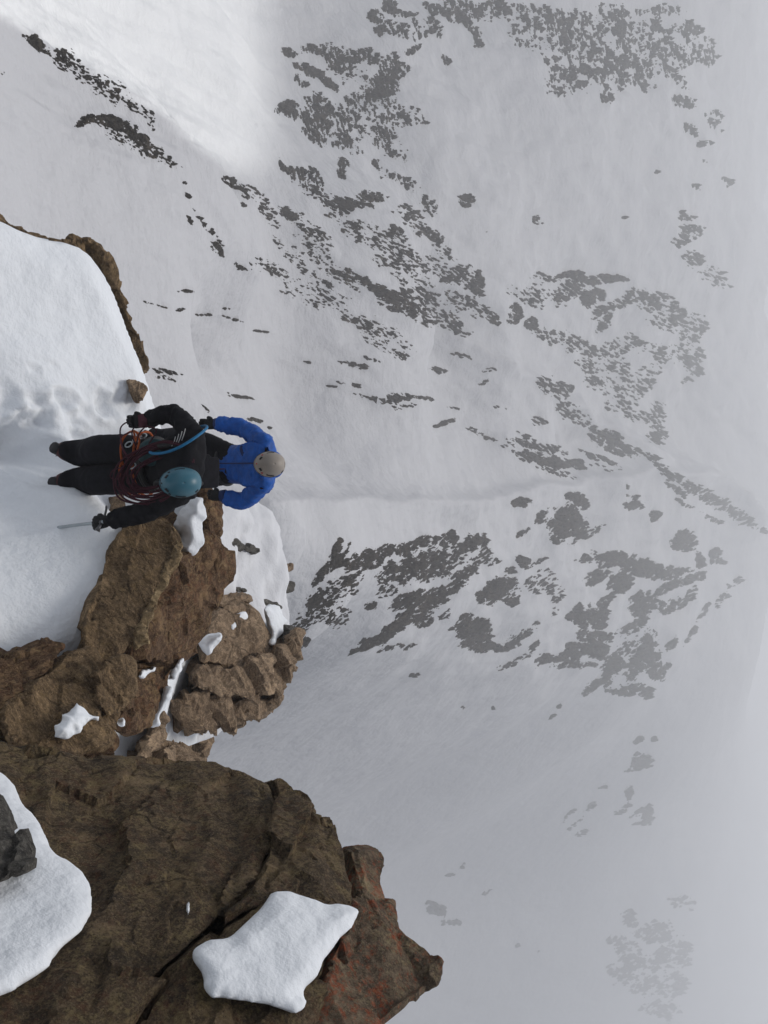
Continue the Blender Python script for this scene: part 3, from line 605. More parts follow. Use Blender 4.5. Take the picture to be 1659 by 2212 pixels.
def rock(name, outline, depth, voxel, amp, fs, mat, label=None, group=None, seed=1, down=0.3, strat=2.2, key=None, parent=None, cat='rock', blend=0.7, sm=0, dec=0.3, led=0.2):
    pl = parse(outline) if isinstance(outline, str) else outline
    if key: HOST[key] = plane_fit(pl)
    me, co, no = remeshed(prism(pl, depth, down, blend, 1.04), voxel, sm)
    q = co @ STR.T; q = q * np.array([1, 1, strat])
    fs = fs * 1.25; d = 1.15 * facets(q / fs, seed) + 0.26 * facets(q / (fs * 0.33), seed + 50) + 0.09 * facets(q / (fs * 0.14), seed + 90)
    co = co + no * (amp * d)[:, None]
    # bedding: pull the surface into ledges along the strata normal
    nv = STR[2]; hgt = co @ nv + 0.25 * fs * fbm3(co / fs, 2, seed + 9); st = fs * 0.42; fr_ = hgt / st - np.floor(hgt / st)
    co = co + nv[None] * (st * led * (smooth01((fr_ - .35) / .3) - fr_))[:, None]
    me.vertices.foreach_set('co', co.astype(np.float32).ravel()); me.update()
    o = bpy.data.objects.new('tmp', me); COL.objects.link(o); m = o.modifiers.new('d', 'DECIMATE'); m.ratio = dec
    out = bpy.data.meshes.new_from_object(o.evaluated_get(bpy.context.evaluated_depsgraph_get()))
    bpy.data.objects.remove(o); bpy.data.meshes.remove(me); me = out
    co = np.empty(len(me.vertices) * 3, np.float32); me.vertices.foreach_get('co', co); co = co.reshape(-1, 3).astype(float)
    return finish(me, co, name, mat, label, cat, group, parent, False)

def cap(name, outline, thick, voxel, label=None, group=None, host=None, lift=0.05, mat=None, seed=3, rough=0.01, sm=10, parent=None, down=0.1):
    pl = parse(outline) if isinstance(outline, str) else outline
    if host is not None: pl = [(x, y, planeZ(HOST[host], x, y) - lift) for x, y, *_ in pl]
    # round the outline before building
    ch = []
    for k in range(len(pl)):
        a, b = np.array(pl[k]), np.array(pl[(k + 1) % len(pl)]); ch += [tuple(a * .75 + b * .25), tuple(a * .25 + b * .75)]
    ext = max(max(p[0] for p in pl) - min(p[0] for p in pl), max(p[1] for p in pl) - min(p[1] for p in pl)); fin = []
    for k in range(len(ch)):
        a, b = np.array(ch[k]), np.array(ch[(k + 1) % len(ch)]); fin += [tuple(a), tuple((a + b) / 2)]
    jx = np.array([(p[0], p[1]) for p in fin]); ja = min(11.0, ext * 0.11); js = max(9.0, ext * 0.13)
    jn = fbm2(jx[:, 0] / js, jx[:, 1] / js, 3, seed) * ja; jm = fbm2(jx[:, 0] / js, jx[:, 1] / js, 3, seed + 1) * ja
    ch = [(p[0] + jn[k], p[1] + jm[k], p[2]) for k, p in enumerate(fin)]
    me, co, no = remeshed(prism(ch, thick, down, 0.8, 0.96), voxel, sm)
    ux_, uy_, uz_ = proj(co); ed = -poly_dist(ux_, uy_, [(p[0], p[1]) for p in ch]); wd = min(40.0, ext * 0.16)
    co = co + (co / np.linalg.norm(co, axis=1)[:, None]) * (lift * 0.42 * (1 - smooth01(ed / wd * .8 + .2)))[:, None]
    co = co + no * (rough * fbm3(co / (voxel * 9), 4, seed, 0.6) + rough * .8 * fbm3(co / (voxel * 30), 2, seed))[:, None]
    return finish(me, co, name, mat or M_CAP, label, 'snow', group, parent)

# --- the great boulder right below the photographer
N1 = rock('boulder', '-200 1560 2.9;0 1600 3.0;60 1612 3.1;200 1640 3.3;330 1642 3.5;470 1652 3.6;540 1690 3.5;575 1702 3.4;600 1760 3.2;578 1850 2.9;540 1905 2.7;470 1985 2.45;400 2060 2.25;320 2150 2.05;250 2260 1.9;-200 2400 1.7;-300 1900 2.2',
          1.1, .016, .030, .42, M_ROCK_BIG, 'great dark brown boulder with ochre lichen filling the ridge beside the two snow patches', seed=5, key='n1', cat='boulder')
N2 = rock('boulder', '578 1790 3.05;600 1710 3.3;622 1695 3.35;692 1762 3.2;700 1788 3.15;737 1775 3.2;750 1835 3.05;765 1900 2.9;775 1965 2.75;690 1955 2.65;600 1930 2.6;560 1965 2.5;500 2000 2.4;478 1988 2.42;548 1902 2.65;578 1850 2.8',
          0.9, .015, .034, .32, M_ROCK_BIG, 'split-off brown block with a stepped outer edge between the great boulder and the red-lichened prow', seed=23, key='n2', cat='boulder')
N3 = rock('boulder', '748 1834 3.15;800 1833 3.2;835 1829 3.25;847 1852 3.2;835 1905 3.05;852 1950 2.95;862 2012 2.8;902 2042 2.8;947 2090 2.7;942 2140 2.6;925 2152 2.58;870 2192 2.45;830 2235 2.35;650 2290 2.15;690 2150 2.4;710 2060 2.5;775 1990 2.65;762 1920 2.85',
          0.9, .015, .032, .35, M_ROCK_RED, 'jutting prow of rock spotted with red lichen above the void', seed=41, key='n3', cat='boulder')
N4 = rock('boulder', '240 2280 1.95;330 2158 2.1;410 2072 2.25;482 2002 2.4;600 1928 2.6;772 1965 2.7;712 2062 2.5;695 2150 2.35;655 2285 2.1;450 2360 1.9',
          0.8, .016, .028, .3, M_ROCK_BIG, 'low dark rock bed lying under the four-cornered snow patch', seed=63, key='n4', cat='boulder')
cap('snow_patch', '600 1918;690 1948;778 1960;772 1992;738 2032;702 2062;690 2105;645 2140;675 2172;645 2198;600 2182;555 2170;500 2168;450 2160;432 2120;430 2095;404 2070;440 2028;482 2030;530 1992;570 1950', .26, .011,
    'thick four-cornered patch of grainy snow lying on the brown boulders', 'snow patches on the boulders', 'n4', .085, seed=9, rough=.008)
cap('snow_patch', '-60 1640;0 1660;30 1700;60 1735;85 1762;95 1805;120 1845;165 1868;190 1890;206 1935;195 1985;160 2035;110 2078;50 2130;0 2150;-60 2170', .26, .012,
    'curved patch of smooth snow wrapped around a grey stone on the great boulder', 'snow patches on the boulders', 'n1', .075, seed=12, rough=.008)
rock('stone', [(x, y, planeZ(HOST['n1'], x, y) - .19) for x, y in [(-60, 1690), (0, 1722), (30, 1762), (60, 1810), (76, 1838), (80, 1872), (50, 1888), (25, 1905), (-60, 1912)]],
     .3, .012, .03, .16, M_ROCK_GREY, 'rough dark grey stone poking out of the curved snow patch', seed=71, cat='stone')
cap('snow_fleck', '404 1945;410 1948;409 1972;403 1975', .1, .006, 'tiny fleck of snow caught on the great boulder', None, 'n1', .05, seed=15, rough=.003, sm=2)

# --- the pillar beside the climbers
rock('rock', '255 1150 6.35;300 1130 6.5;345 1115 6.6;365 1128 6.65;392 1165 6.6;375 1205 6.4;345 1262 6.15;315 1330 5.9;290 1395 5.75;250 1425 5.6;215 1440 5.5;188 1420 5.5;180 1370 5.65;195 1300 5.85;215 1240 6.05;235 1180 6.25',
     .8, .026, .045, .5, M_ROCK_SLAB, 'tall pointed brown slab leaning beside the climber with the ice axe', seed=81, key='slab', blend=.85)
rock('rock', [(x, y, planeZ(HOST['slab'], x, y) - .03) for x, y in [(364, 1124), (395, 1160), (400, 1180), (362, 1264), (330, 1330), (316, 1390), (300, 1408), (288, 1385), (310, 1330), (326, 1285), (368, 1205), (378, 1170)]],
     .35, .02, .035, .25, M_ROCK_EDGE, 'narrow pale tan flake along the rim of the pointed slab', seed=83)
rock('rock', '20 1515 4.7;100 1450 5.0;170 1398 5.35;205 1400 5.5;230 1450 5.4;250 1500 5.2;245 1550 5.1;225 1600 4.9;170 1632 4.6;100 1625 4.45;40 1605 4.4;0 1560 4.5',
     .8, .024, .07, .45, M_ROCK_SLAB, 'broad dark slab with a blob of snow at the foot of the pointed slab', seed=91, key='low')
rock('rock', '-60 1460 4.7;0 1435 4.95;40 1402 5.15;105 1378 5.35;138 1395 5.4;120 1440 5.15;60 1490 4.85;20 1530 4.65;-60 1560 4.5',
     .7, .024, .06, .35, M_ROCK_WALL, 'dark shadowed rock wedged between the snow bank and the broad slab', seed=97, key='edge2')
rock('boulder', '215 1450 5.1;255 1418 5.3;288 1432 5.4;294 1490 5.25;272 1528 5.1;235 1545 4.95;205 1515 4.95', .7, .022, .045, .3, M_ROCK_SLAB,
     'rounded ochre boulder tucked under the lower end of the pointed slab', seed=103, cat='boulder')
rock('rock', '400 1205 7.1;440 1170 7.5;470 1160 7.8;476 1250 7.9;462 1340 7.8;425 1400 7.5;390 1440 7.2;355 1500 6.9;322 1565 6.6;275 1572 6.3;245 1545 6.0;285 1480 6.1;290 1400 6.2;325 1320 6.5;365 1240 6.8',
     1.0, .03, .11, .55, M_ROCK_WALL, 'rust-red rock wall dotted with small snow flecks behind the pointed slab', seed=111, key='wall')
rock('rock', '442 1070 7.9;468 1068 8.1;474 1130 8.0;472 1180 7.9;452 1205 7.7;425 1225 7.4;392 1222 7.1;388 1208 7.1;425 1180 7.45;440 1140 7.7', .9, .026, .06, .3, M_ROCK_WALL,
     'narrow curved rusty rock bordering the grainy snow by the blue climber', seed=121)
rock('rock', '243 1072 7.3;268 1068 7.4;274 1095 7.4;262 1118 7.25;270 1140 7.2;252 1152 7.1;244 1125 7.15', .5, .02, .03, .2, M_ROCK_TAN, 'small tan rock showing between the legs and the ice axe', seed=127)
rock('rock', '330 1100 7.35;375 1092 7.5;385 1120 7.4;388 1140 7.3;360 1140 7.2;335 1128 7.2', .5, .024, .04, .2, M_ROCK_WALL, 'dark rock under the arm of the climber in black', seed=131)
rock('boulder', '485 1302 9.2;520 1288 9.6;565 1318 10;592 1370 10;588 1430 9.7;540 1455 9.3;480 1440 8.9;435 1430 8.6;440 1380 8.7;462 1340 8.9', 1.2, .04, .10, .7, M_ROCK_TAN,
     'large rounded tan boulder below the snow shoulder', seed=141, key='tan', cat='boulder')
rock('rock', '430 1440 8.5;500 1440 8.9;600 1415 9.6;640 1358 10;656 1368 10.1;640 1440 9.8;615 1500 9.5;560 1515 9.0;480 1500 8.5;420 1490 8.3', 1.0, .036, .10, .5, M_ROCK_TAN,
     'layered tan slab with snow in its cracks running under the tan boulder', seed=147, key='lay', strat=4.5)
rock('rock', '395 1490 8.3;480 1500 8.7;570 1510 9.3;618 1500 9.7;605 1525 9.6;560 1555 9.2;520 1560 9;470 1582 8.7;430 1580 8.4;398 1575 8.2;385 1530 8.1', 1.2, .036, .11, .5, M_ROCK_TAN,
     'lowest broken tan slab overhanging the foggy snowfield', seed=151, strat=4)
rock('rock', '604 1345 10.2;635 1358 10.3;642 1385 10.1;612 1394 10', .6, .03, .05, .3, M_ROCK_GREY, 'dark angular block standing at the corner of the layered slab', seed=157)
rock('rock', '352 1535 7.2;368 1550 7.3;360 1590 7.1;330 1625 6.9;308 1648 6.8;300 1638 6.7;318 1600 6.9;338 1570 7.0', .6, .022, .05, .25, M_ROCK_TAN, 'thin tan rock fin splitting the snow of the gully', seed=163)
rock('rock', '310 1655 6.6;330 1612 7.1;370 1605 7.5;420 1625 7.9;447 1645 8.0;440 1680 7.7;360 1690 6.9', .8, .03, .07, .3, M_ROCK_TAN, 'stack of brown plates just behind the great boulder', seed=167, strat=5)
rock('rock', '396 1560 9.3;420 1572 9.6;458 1570 10;462 1600 9.8;448 1640 9.5;436 1640 9.4;440 1605 9.6;415 1600 9.4;405 1625 9.2;394 1620 9.1', .6, .03, .06, .25, M_ROCK_TAN, 'forked grey-brown rock hanging below the tan slabs', seed=173)
rock('rock', '205 1612 4.95;238 1588 5.15;250 1608 5.05;246 1636 4.9;205 1640 4.7;180 1640 4.65', .5, .02, .04, .2, M_ROCK_WALL, 'black pointed rock jutting over the snow of the gully', seed=179)
rock('stone', '279 822 7.95;300 824 8.0;316 840 8.0;304 867 7.9;292 848 7.85', .35, .014, .02, .15, M_ROCK_TAN, 'single grey-brown stone sticking out of the smooth snow near the ridge edge', seed=181, cat='stone')
rim = '0 464 7.25;30 486 7.3;60 505 7.4;100 519 7.55;150 517 7.85;165 521 7.9;192 517 8.0;208 523 8.05;226 549 8.1;242 562 8.15;258 593 8.2;264 625 8.25;279 664 8.3;288 700 8.35;308 748 8.45;323 778 8.5;326 802 8.6;308 806 8.75;272 716 8.6;226 620 8.4;176 560 8.2;105 556 7.8;0 515 7.4;-120 475 7.1;-120 425 7.0'
rock('rock', rim, .9, .024, .055, .22, M_ROCK_SLAB, 'thin brown rock rim running along the broken edge of the snow ridge', seed=191, blend=0.0)
for k, (ol, lb) in enumerate([('480 1157 9.95;520 1170 10.4;545 1178 10.7;562 1190 10.95;552 1197 10.85;512 1184 10.3;478 1166 9.9', 'long thin dark stone lying on the snow shoulder by the rusty rock'),
                              ('596 1218 12.2;633 1218 12.6;634 1232 12.6;606 1244 12.1', 'brown flat stone at the outer lip of the snow shoulder'),
                              ('612 1258 12.0;636 1256 12.3;638 1276 12.2;620 1280 12.0', 'dark cubic stone just under the brown flat stone of the shoulder'),
                              ('514 1268 10.3;535 1274 10.5;532 1281 10.4;512 1275 10.25', 'small dark stone half sunk in the snow shoulder'),
                              ('556 1288 10.9;585 1298 11.2;612 1310 11.5;608 1316 11.4;575 1306 11.0;554 1294 10.85', 'thin dark crack stone across the snow of the shoulder'),
                              ('470 1290 9.3;520 1283 9.7;545 1288 9.9;550 1300 9.9;500 1306 9.4;476 1310 9.2', 'grey ledge between the snow shoulder and the tan boulder')]):
    rock('stone', ol, .5, .026, .03, .2, M_ROCK_TAN if k in (1, 5) else M_ROCK_GREY, lb, seed=201 + k, cat='stone')

# --- snow lying on the mid rocks
CAPS = [('380 1120;402 1085;438 1068;447 1090;440 1140;434 1180;412 1200;386 1206;378 1192;394 1166;376 1142', 7.12, .016, 'grainy snow tongue between the pointed slab and the rusty rock', None, .3),
        ('114 1582;122 1565;150 1528;172 1522;190 1540;217 1546;205 1556;188 1560;186 1576;160 1578;150 1592;120 1594', None, .014, 'blob of grainy snow on the broad dark slab', 'low', .16),
        ('324 1562;338 1530;352 1505;366 1480;371 1490;362 1525;345 1560;335 1575', 6.75, .016, 'narrow snow runnel climbing between the rusty wall and the tan rocks', None, .2),
        ('370 1466;380 1440;399 1416;394 1442;380 1468', None, .014, 'thin sliver of snow in the crack of the rusty wall', 'wall', .14),
        ('296 1464;308 1444;322 1448;338 1438;336 1452;318 1456;312 1466', None, .011, 'small snow fleck low on the rusty wall', 'wall', .12),
        ('328 1372;336 1370;334 1384;337 1394;328 1398', None, .010, 'upright snow fleck in the middle of the rusty wall', 'wall', .12),
        ('430 1390;445 1378;478 1366;482 1380;462 1400;450 1418;440 1400', 8.35, .022, 'snow pocket at the left foot of the tan boulder', None, .3),
        ('494 1350;512 1326;536 1318;540 1334;515 1356;500 1364', None, .022, 'snow pocket in the upper hollow of the tan boulder', 'tan', .10),
        ('566 1302;600 1300;620 1330;627 1350;606 1362;590 1400;582 1395;592 1360;575 1330', None, .03, 'sheet of snow spilling down the outer side of the tan boulder', 'tan', .12),
        ('255 1560;266 1550;272 1560;268 1574', 5.6, .012, 'round dab of snow beside the rusty wall foot', None, .15)]
for k, (ol, Z, vx, lb, host, lift) in enumerate(CAPS):
    pl = [tuple(map(float, q.split())) for q in ol.split(';')]
    pl = [(x, y, Z if Z else 0) for x, y in pl]
    cap('snow_patch', pl, .35, vx, lb, None, host, lift, seed=230 + k, rough=vx * 1.5, sm=3)
# ------------------------------------------------------------------ climbers
def skin(name, verts, edges, radii, sub=2, root=0, smooth=True):
    me = bpy.data.meshes.new(name); me.from_pydata([tuple(v) for v in verts], edges, [])
    o = bpy.data.objects.new('tmp', me); COL.objects.link(o)
    m = o.modifiers.new('k', 'SKIN'); m.use_smooth_shade = smooth
    for k, r in enumerate(radii):
        sv = me.skin_vertices[0].data[k]; sv.radius = r if isinstance(r, tuple) else (r, r); sv.use_root = (k == root)
    s = o.modifiers.new('s', 'SUBSURF'); s.levels = sub; s.render_levels = sub
    e = o.evaluated_get(bpy.context.evaluated_depsgraph_get()); out = bpy.data.meshes.new_from_object(e)
    bpy.data.objects.remove(o); bpy.data.meshes.remove(me); out.name = name
    n = len(out.vertices); co = np.empty(n * 3, np.float32); out.vertices.foreach_get('co', co); co = co.reshape(-1, 3).astype(float)
    no = np.empty(n * 3, np.float32); out.vertices.foreach_get('normal', no); no = no.reshape(-1, 3)
    return out, co, no

def folds(me, co, no, amp, sc, seed):
    """cloth creases"""
    q = co * np.array([sc, sc, sc * 2.2])
    d = amp * (1 - np.abs(fbm3(q, 3, seed)) * 2.5) + amp * .5 * fbm3(co * sc * 3, 2, seed + 3)
    co = co + no * d[:, None]
    me.vertices.foreach_set('co', co.astype(np.float32).ravel()); me.update()

def chain(pts, radii):
    return [np.array(p, float) for p in pts], [(k, k + 1) for k in range(len(pts) - 1)], list(radii)

def merge(chains):
    V, E, Rr = [], [], []
    for v, e, r in chains:
        b = len(V); V += v; E += [(i + b, j + b) for i, j in e]; Rr += r
    return V, E, Rr

def tube_mesh(name, pts, rad, sides=8, closed=False):
    pts = np.array(pts, float); n = len(pts)
    t = np.roll(pts, -1, 0) - np.roll(pts, 1, 0) if closed else np.gradient(pts, axis=0)
    t /= np.linalg.norm(t, axis=1)[:, None] + 1e-9
    u = np.cross(t[0], (0.3, 0.5, 0.81)); u /= np.linalg.norm(u); co = []
    rr_ = np.full(n, rad) if np.isscalar(rad) else np.array(rad)
    for k in range(n):
        u = u - t[k] * (u @ t[k]); u /= np.linalg.norm(u) + 1e-9; v = np.cross(t[k], u)
        for s in range(sides):
            a = 2 * math.pi * s / sides; co.append(pts[k] + rr_[k] * (math.cos(a) * u + math.sin(a) * v))
    f = []
    for k in range(n if closed else n - 1):
        for s in range(sides):
            a, b = k * sides + s, k * sides + (s + 1) % sides; c, d = ((k + 1) % n) * sides + (s + 1) % sides, ((k + 1) % n) * sides + s
            f.append((a, b, c, d))
    if not closed:
        co += [pts[0], pts[-1]]
        for s in range(sides):
            f.append((len(co) - 2, (s + 1) % sides, s, s)); b = (n - 1) * sides; f.append((len(co) - 1, b + s, b + (s + 1) % sides, b + (s + 1) % sides))
        tri = [q[:3] for q in f if q[2] == q[3]]; quad = [q for q in f if q[2] != q[3]]
        me = bpy.data.meshes.new(name); me.from_pydata([tuple(c) for c in co], [], quad + tri); me.update()
    else:
        me = bpy.data.meshes.new(name); me.from_pydata([tuple(c) for c in co], [], f); me.update()
    me.polygons.foreach_set('use_smooth', np.ones(len(me.polygons), bool))
    return me

def spline(pts, n):
    pts = np.array(pts, float); m = len(pts); t = np.linspace(0, m - 1, n); out = []
    for q in t:
        i = min(int(q), m - 2); f = q - i
        p0, p1, p2, p3 = pts[max(i - 1, 0)], pts[i], pts[i + 1], pts[min(i + 2, m - 1)]
        out.append(0.5 * (2 * p1 + (p2 - p0) * f + (2 * p0 - 5 * p1 + 4 * p2 - p3) * f * f + (3 * p1 - p0 - 3 * p2 + p3) * f ** 3))
    return np.array(out)

def join_meshes(name, ms):
    bm = bmesh.new()
    for m in ms: bm.from_mesh(m)
    me = bpy.data.meshes.new(name); bm.to_mesh(me); bm.free()
    for m in ms: bpy.data.meshes.remove(m)
    me.polygons.foreach_set('use_smooth', np.ones(len(me.polygons), bool)); return me

def nrm(v): v = np.array(v, float); return v / np.linalg.norm(v)

def glove_mesh(name, wrist, along, side, curl=0.9, flip=1, thumb_out=0.6):
    """palm, four fingers of different length with two bends, thumb from the palm's side"""
    a = nrm(along); s = nrm(np.array(side) - a * (np.array(side) @ a)); pn = np.cross(a, s) * flip
    w_ = np.array(wrist, float); ms = []
    pv = [w_ - a * .03, w_ + a * .02, w_ + a * .07, w_ + a * .095]
    m, co, no = skin('palm', pv, [(0, 1), (1, 2), (2, 3)], [(.05, .045), (.056, .042), (.062, .042), (.058, .036)], 2); ms.append(m)
    for k, (off, ln) in enumerate([(-.033, .070), (-.011, .080), (.011, .076), (.033, .060)]):
        b = w_ + a * .075 + s * off; ang = 0; p = b; ch = [b]
        for j, fr in enumerate((.45, .32, .23)):
            ang += curl * (0.45 if j == 0 else 0.8); p = p + (a * math.cos(ang) + pn * math.sin(ang)) * ln * fr * 1.2; ch.append(p)
        m, *_ = skin('f', ch, [(0, 1), (1, 2), (2, 3)], [.020, .0185, .017, .015], 1); ms.append(m)
    b = w_ + a * .025 - s * .034; t1 = b + (a * .5 - s * thumb_out + pn * .25) * .042; t2 = t1 + (a * .8 + pn * .5 - s * .1) * .036
    m, *_ = skin('t', [b, t1, t2], [(0, 1), (1, 2)], [.024, .021, .018], 1); ms.append(m)
    # gauntlet cuff
    ms.append(tube_mesh('c', [w_ - a * .075, w_ - a * .05, w_ - a * .01], [.046, .048, .042], 12))
    return join_meshes(name, ms)

def helmet(parent, centre, up, front, L, W, H, mat, trim, dark, kind):
    u = nrm(up); f = nrm(np.array(front) - u * (np.array(front) @ u)); s = np.cross(f, u)
    nu, nv = 40, 18; co = []; fa = []
    for i in range(nv + 1):
        ph = max(0.012, math.pi * 0.5 * 1.13 * i / nv)
        for j in range(nu):
            th = 2 * math.pi * j / nu
            c, sn = math.cos(th), math.sin(th); rad = math.sin(min(ph, math.pi / 2)) ** 0.92
            drop = math.cos(ph)
            ln = L / 2 * (1.0 if c > 0 else 1.04); egg = 1 - 0.07 * c
            lip = 1.0 + (0.035 if i >= nv - 1 else 0)
            rib = 1 + 0.014 * math.cos(5 * th) * math.sin(ph * 1.6)
            q = f * (rad * ln * c * lip * rib) + s * (rad * W / 2 * sn * egg * lip * rib) + u * (H * drop + (0.018 * c * c if i >= nv - 1 and c > 0.4 else 0))
            co.append(np.array(centre) + q)
    for i in range(nv):
        for j in range(nu): fa.append((i * nu + j, i * nu + (j + 1) % nu, (i + 1) * nu + (j + 1) % nu, (i + 1) * nu + j))
    me = mesh_np('helmet', np.array(co) - np.array(parent.location), np.array(fa)[:, ::-1])
    h = link('helmet', me, mat, parent)
    sm_ = h.modifiers.new('t', 'SOLIDIFY'); sm_.thickness = 0.004; sm_.offset = 0
    def on(th, ph, out=1.012):
        c, sn = math.cos(th), math.sin(th); r_ = math.sin(ph) ** 0.92
        return np.array(centre) + out * (f * r_ * L / 2 * c + s * r_ * W / 2 * sn * (1 - .07 * c) + u * H * math.cos(ph))
    def patch(name, th0, th1, p0, p1, m, out=1.034):
        cs = []; n1, n2 = 7, 5
        for a in range(n1):
            for b in range(n2): cs.append(on(th0 + (th1 - th0) * a / (n1 - 1), p0 + (p1 - p0) * b / (n2 - 1), out))
        fs = [(a * n2 + b, (a + 1) * n2 + b, (a + 1) * n2 + b + 1, a * n2 + b + 1) for a in range(n1 - 1) for b in range(n2 - 1)]
        me2 = mesh_np(name, np.array(cs) - np.array(parent.location), np.array(fs)); ob = link(name, me2, m, h)
        sd_ = ob.modifiers.new('t', 'SOLIDIFY'); sd_.thickness = 0.004; return ob
    for sg in (-1, 1):
        patch('vent', sg * .42, sg * .70, .98, 1.14, dark); patch('vent', sg * 2.35, sg * 2.6, .95, 1.12, dark)
        patch('vent', sg * 1.2, sg * 1.75, 1.08, 1.18, dark)
        patch('clip', sg * .82, sg * .95, 1.16, 1.30, trim)
    patch('clip', -.06, .06, 1.2, 1.34, trim); patch('clip', math.pi - .09, math.pi + .09, 1.16, 1.32, trim)
    if kind == 'beige': patch('label_strip', math.pi - .3, math.pi + .25, .92, 1.02, dark)
    else: patch('face_line', -.25, .25, 1.45, 1.56, dark)
    # rim band and chin straps
    rimp = [on(2 * math.pi * k / 36, math.pi / 2, 1.015) - u * H * .06 for k in range(36)]
    link('rim', tube_mesh('rim', np.array(rimp) - np.array(parent.location), .006, 6, True), dark, h)
    for sg in (-1, 1):
        a = on(sg * .9, math.pi / 2, .97); b = np.array(centre) - u * (.13) + f * .06 + s * sg * .02
        link('chin_strap', tube_mesh('chin_strap', np.array([a, (a + b) / 2 + s * sg * .015, b]) - np.array(parent.location), .006, 6), dark, h)
    return h

def person(base, joints, radii, edges, label, mats, fold_amp, head, up, front):
    """joints: local coordinates, feet at z = 0, facing -Y"""
    names = list(joints); V = [np.array(joints[k], float) for k in names]; E = [(names.index(a), names.index(b)) for a, b in edges]
    me, co, no = skin('person', V, E, [radii[k] for k in names], 3, names.index('pelvis'))
    folds(me, co, no, fold_amp, 9.0, 17)
    o = link('person', me, None); o.location = base; tag(o, label, 'person', 'climbers on the ridge')
    for m in mats: me.materials.append(m)
    return o

def face_part(o, head, up, front, skin_m, hair_m):
    """a head with brow, nose, mouth, chin and ears, bent with the neck"""
    u = nrm(up); f = nrm(np.array(front) - u * (np.array(front) @ u)); s = np.cross(f, u); n1, n2 = 28, 22; co = []; fa = []
    for i in range(n2 + 1):
        ph = math.pi * i / n2
        for j in range(n1):
            th = 2 * math.pi * j / n1; c, sn, zz = math.sin(ph) * math.cos(th), math.sin(ph) * math.sin(th), math.cos(ph)
            x = c * (.098 if c > 0 else .10); y = sn * (.074 - .016 * max(0, -zz)); z = zz * .118
            if c > .3:
                fy = math.exp(-(sn / .17) ** 2)
                x += .030 * fy * math.exp(-((zz + .08) / .16) ** 2)              # nose
                x -= .012 * math.exp(-((abs(sn) - .36) / .16) ** 2) * math.exp(-((zz - .06) / .12) ** 2)   # eye hollows
                x += .008 * math.exp(-(sn / .3) ** 2) * math.exp(-((zz + .42) / .06) ** 2) - .006 * math.exp(-(sn / .3) ** 2) * math.exp(-((zz + .50) / .03) ** 2)
            if abs(sn) > .9 and abs(c) < .35 and abs(zz) < .3: y *= 1.18
            co.append(np.array(head) + f * x + s * y + u * z)
    for i in range(n2):
        for j in range(n1): fa.append((i * n1 + j, (i + 1) * n1 + j, (i + 1) * n1 + (j + 1) % n1, i * n1 + (j + 1) % n1))
    return link('head', mesh_np('head', np.array(co), np.array(fa)), skin_m, o)

M_BLACK = plain('black_shell', (0.0065, 0.0065, 0.009), 0.75, 0.12, .4, 30, .006)
M_BLACK2 = plain('black_trousers', (0.006, 0.006, 0.009), 0.8, 0.1, .4, 25, .006)
M_TEALJ = plain('dark_teal_cloth', (0.008, 0.045, 0.055), 0.65, 0.3, .3, 25, .003)
M_BLUE = plain('blue_shell', (0.004, 0.078, 0.36), 0.55, 0.25, .28, 14, .02)
M_BLUED = plain('dark_blue_seam', (0.004, 0.018, 0.09), 0.6, 0.3, .2, 30, .001)
M_GLOVE = plain('black_glove', (0.011, 0.011, 0.012), 0.75, 0.25, .3, 60, .002)
M_CUFF = plain('maroon_cuff', (0.075, 0.018, 0.03), 0.7, 0.25, .2, 60, .001)
M_SKIN = plain('skin', (0.42, 0.22, 0.15), 0.5, 0.35, .1, 30, .001)
M_HTEAL = plain('teal_helmet', (0.030, 0.125, 0.175), 0.42, 0.45, .08, 6, 0)
M_HBEIGE = plain('beige_helmet', (0.30, 0.262, 0.225), 0.5, 0.4, .08, 6, 0)
M_REDT = plain('red_trim', (0.42, 0.03, 0.025), 0.5, 0.4, .1, 30, 0)
M_DARKT = plain('dark_trim', (0.015, 0.015, 0.017), 0.6, 0.3, .2, 50, 0)
M_ROPE = plain('maroon_rope', (0.042, 0.007, 0.015), 0.8, 0.2, .5, 160, .003)
M_ORANGE = plain('orange_webbing', (0.30, 0.062, 0.012), 0.7, 0.2, .2, 60, .001)
M_BSLING = plain('blue_sling', (0.010, 0.14, 0.30), 0.6, 0.3, .2, 60, .001)
M_METAL = plain('grey_alloy', (0.36, 0.40, 0.42), 0.38, 0.5, .12, 30, 0, 0.55)
M_STEEL = plain('dark_steel', (0.10, 0.10, 0.105), 0.4, 0.5, .2, 40, 0, 0.7)
M_BOOT = plain('maroon_boot', (0.06, 0.013, 0.013), 0.6, 0.3, .4, 30, .002)
M_PACK = plain('charcoal_pack', (0.009, 0.009, 0.012), 0.8, 0.1, .4, 20, .01)
M_WHITEP = plain('white_print', (0.40, 0.40, 0.40), 0.6, 0.3, .1, 40, 0)

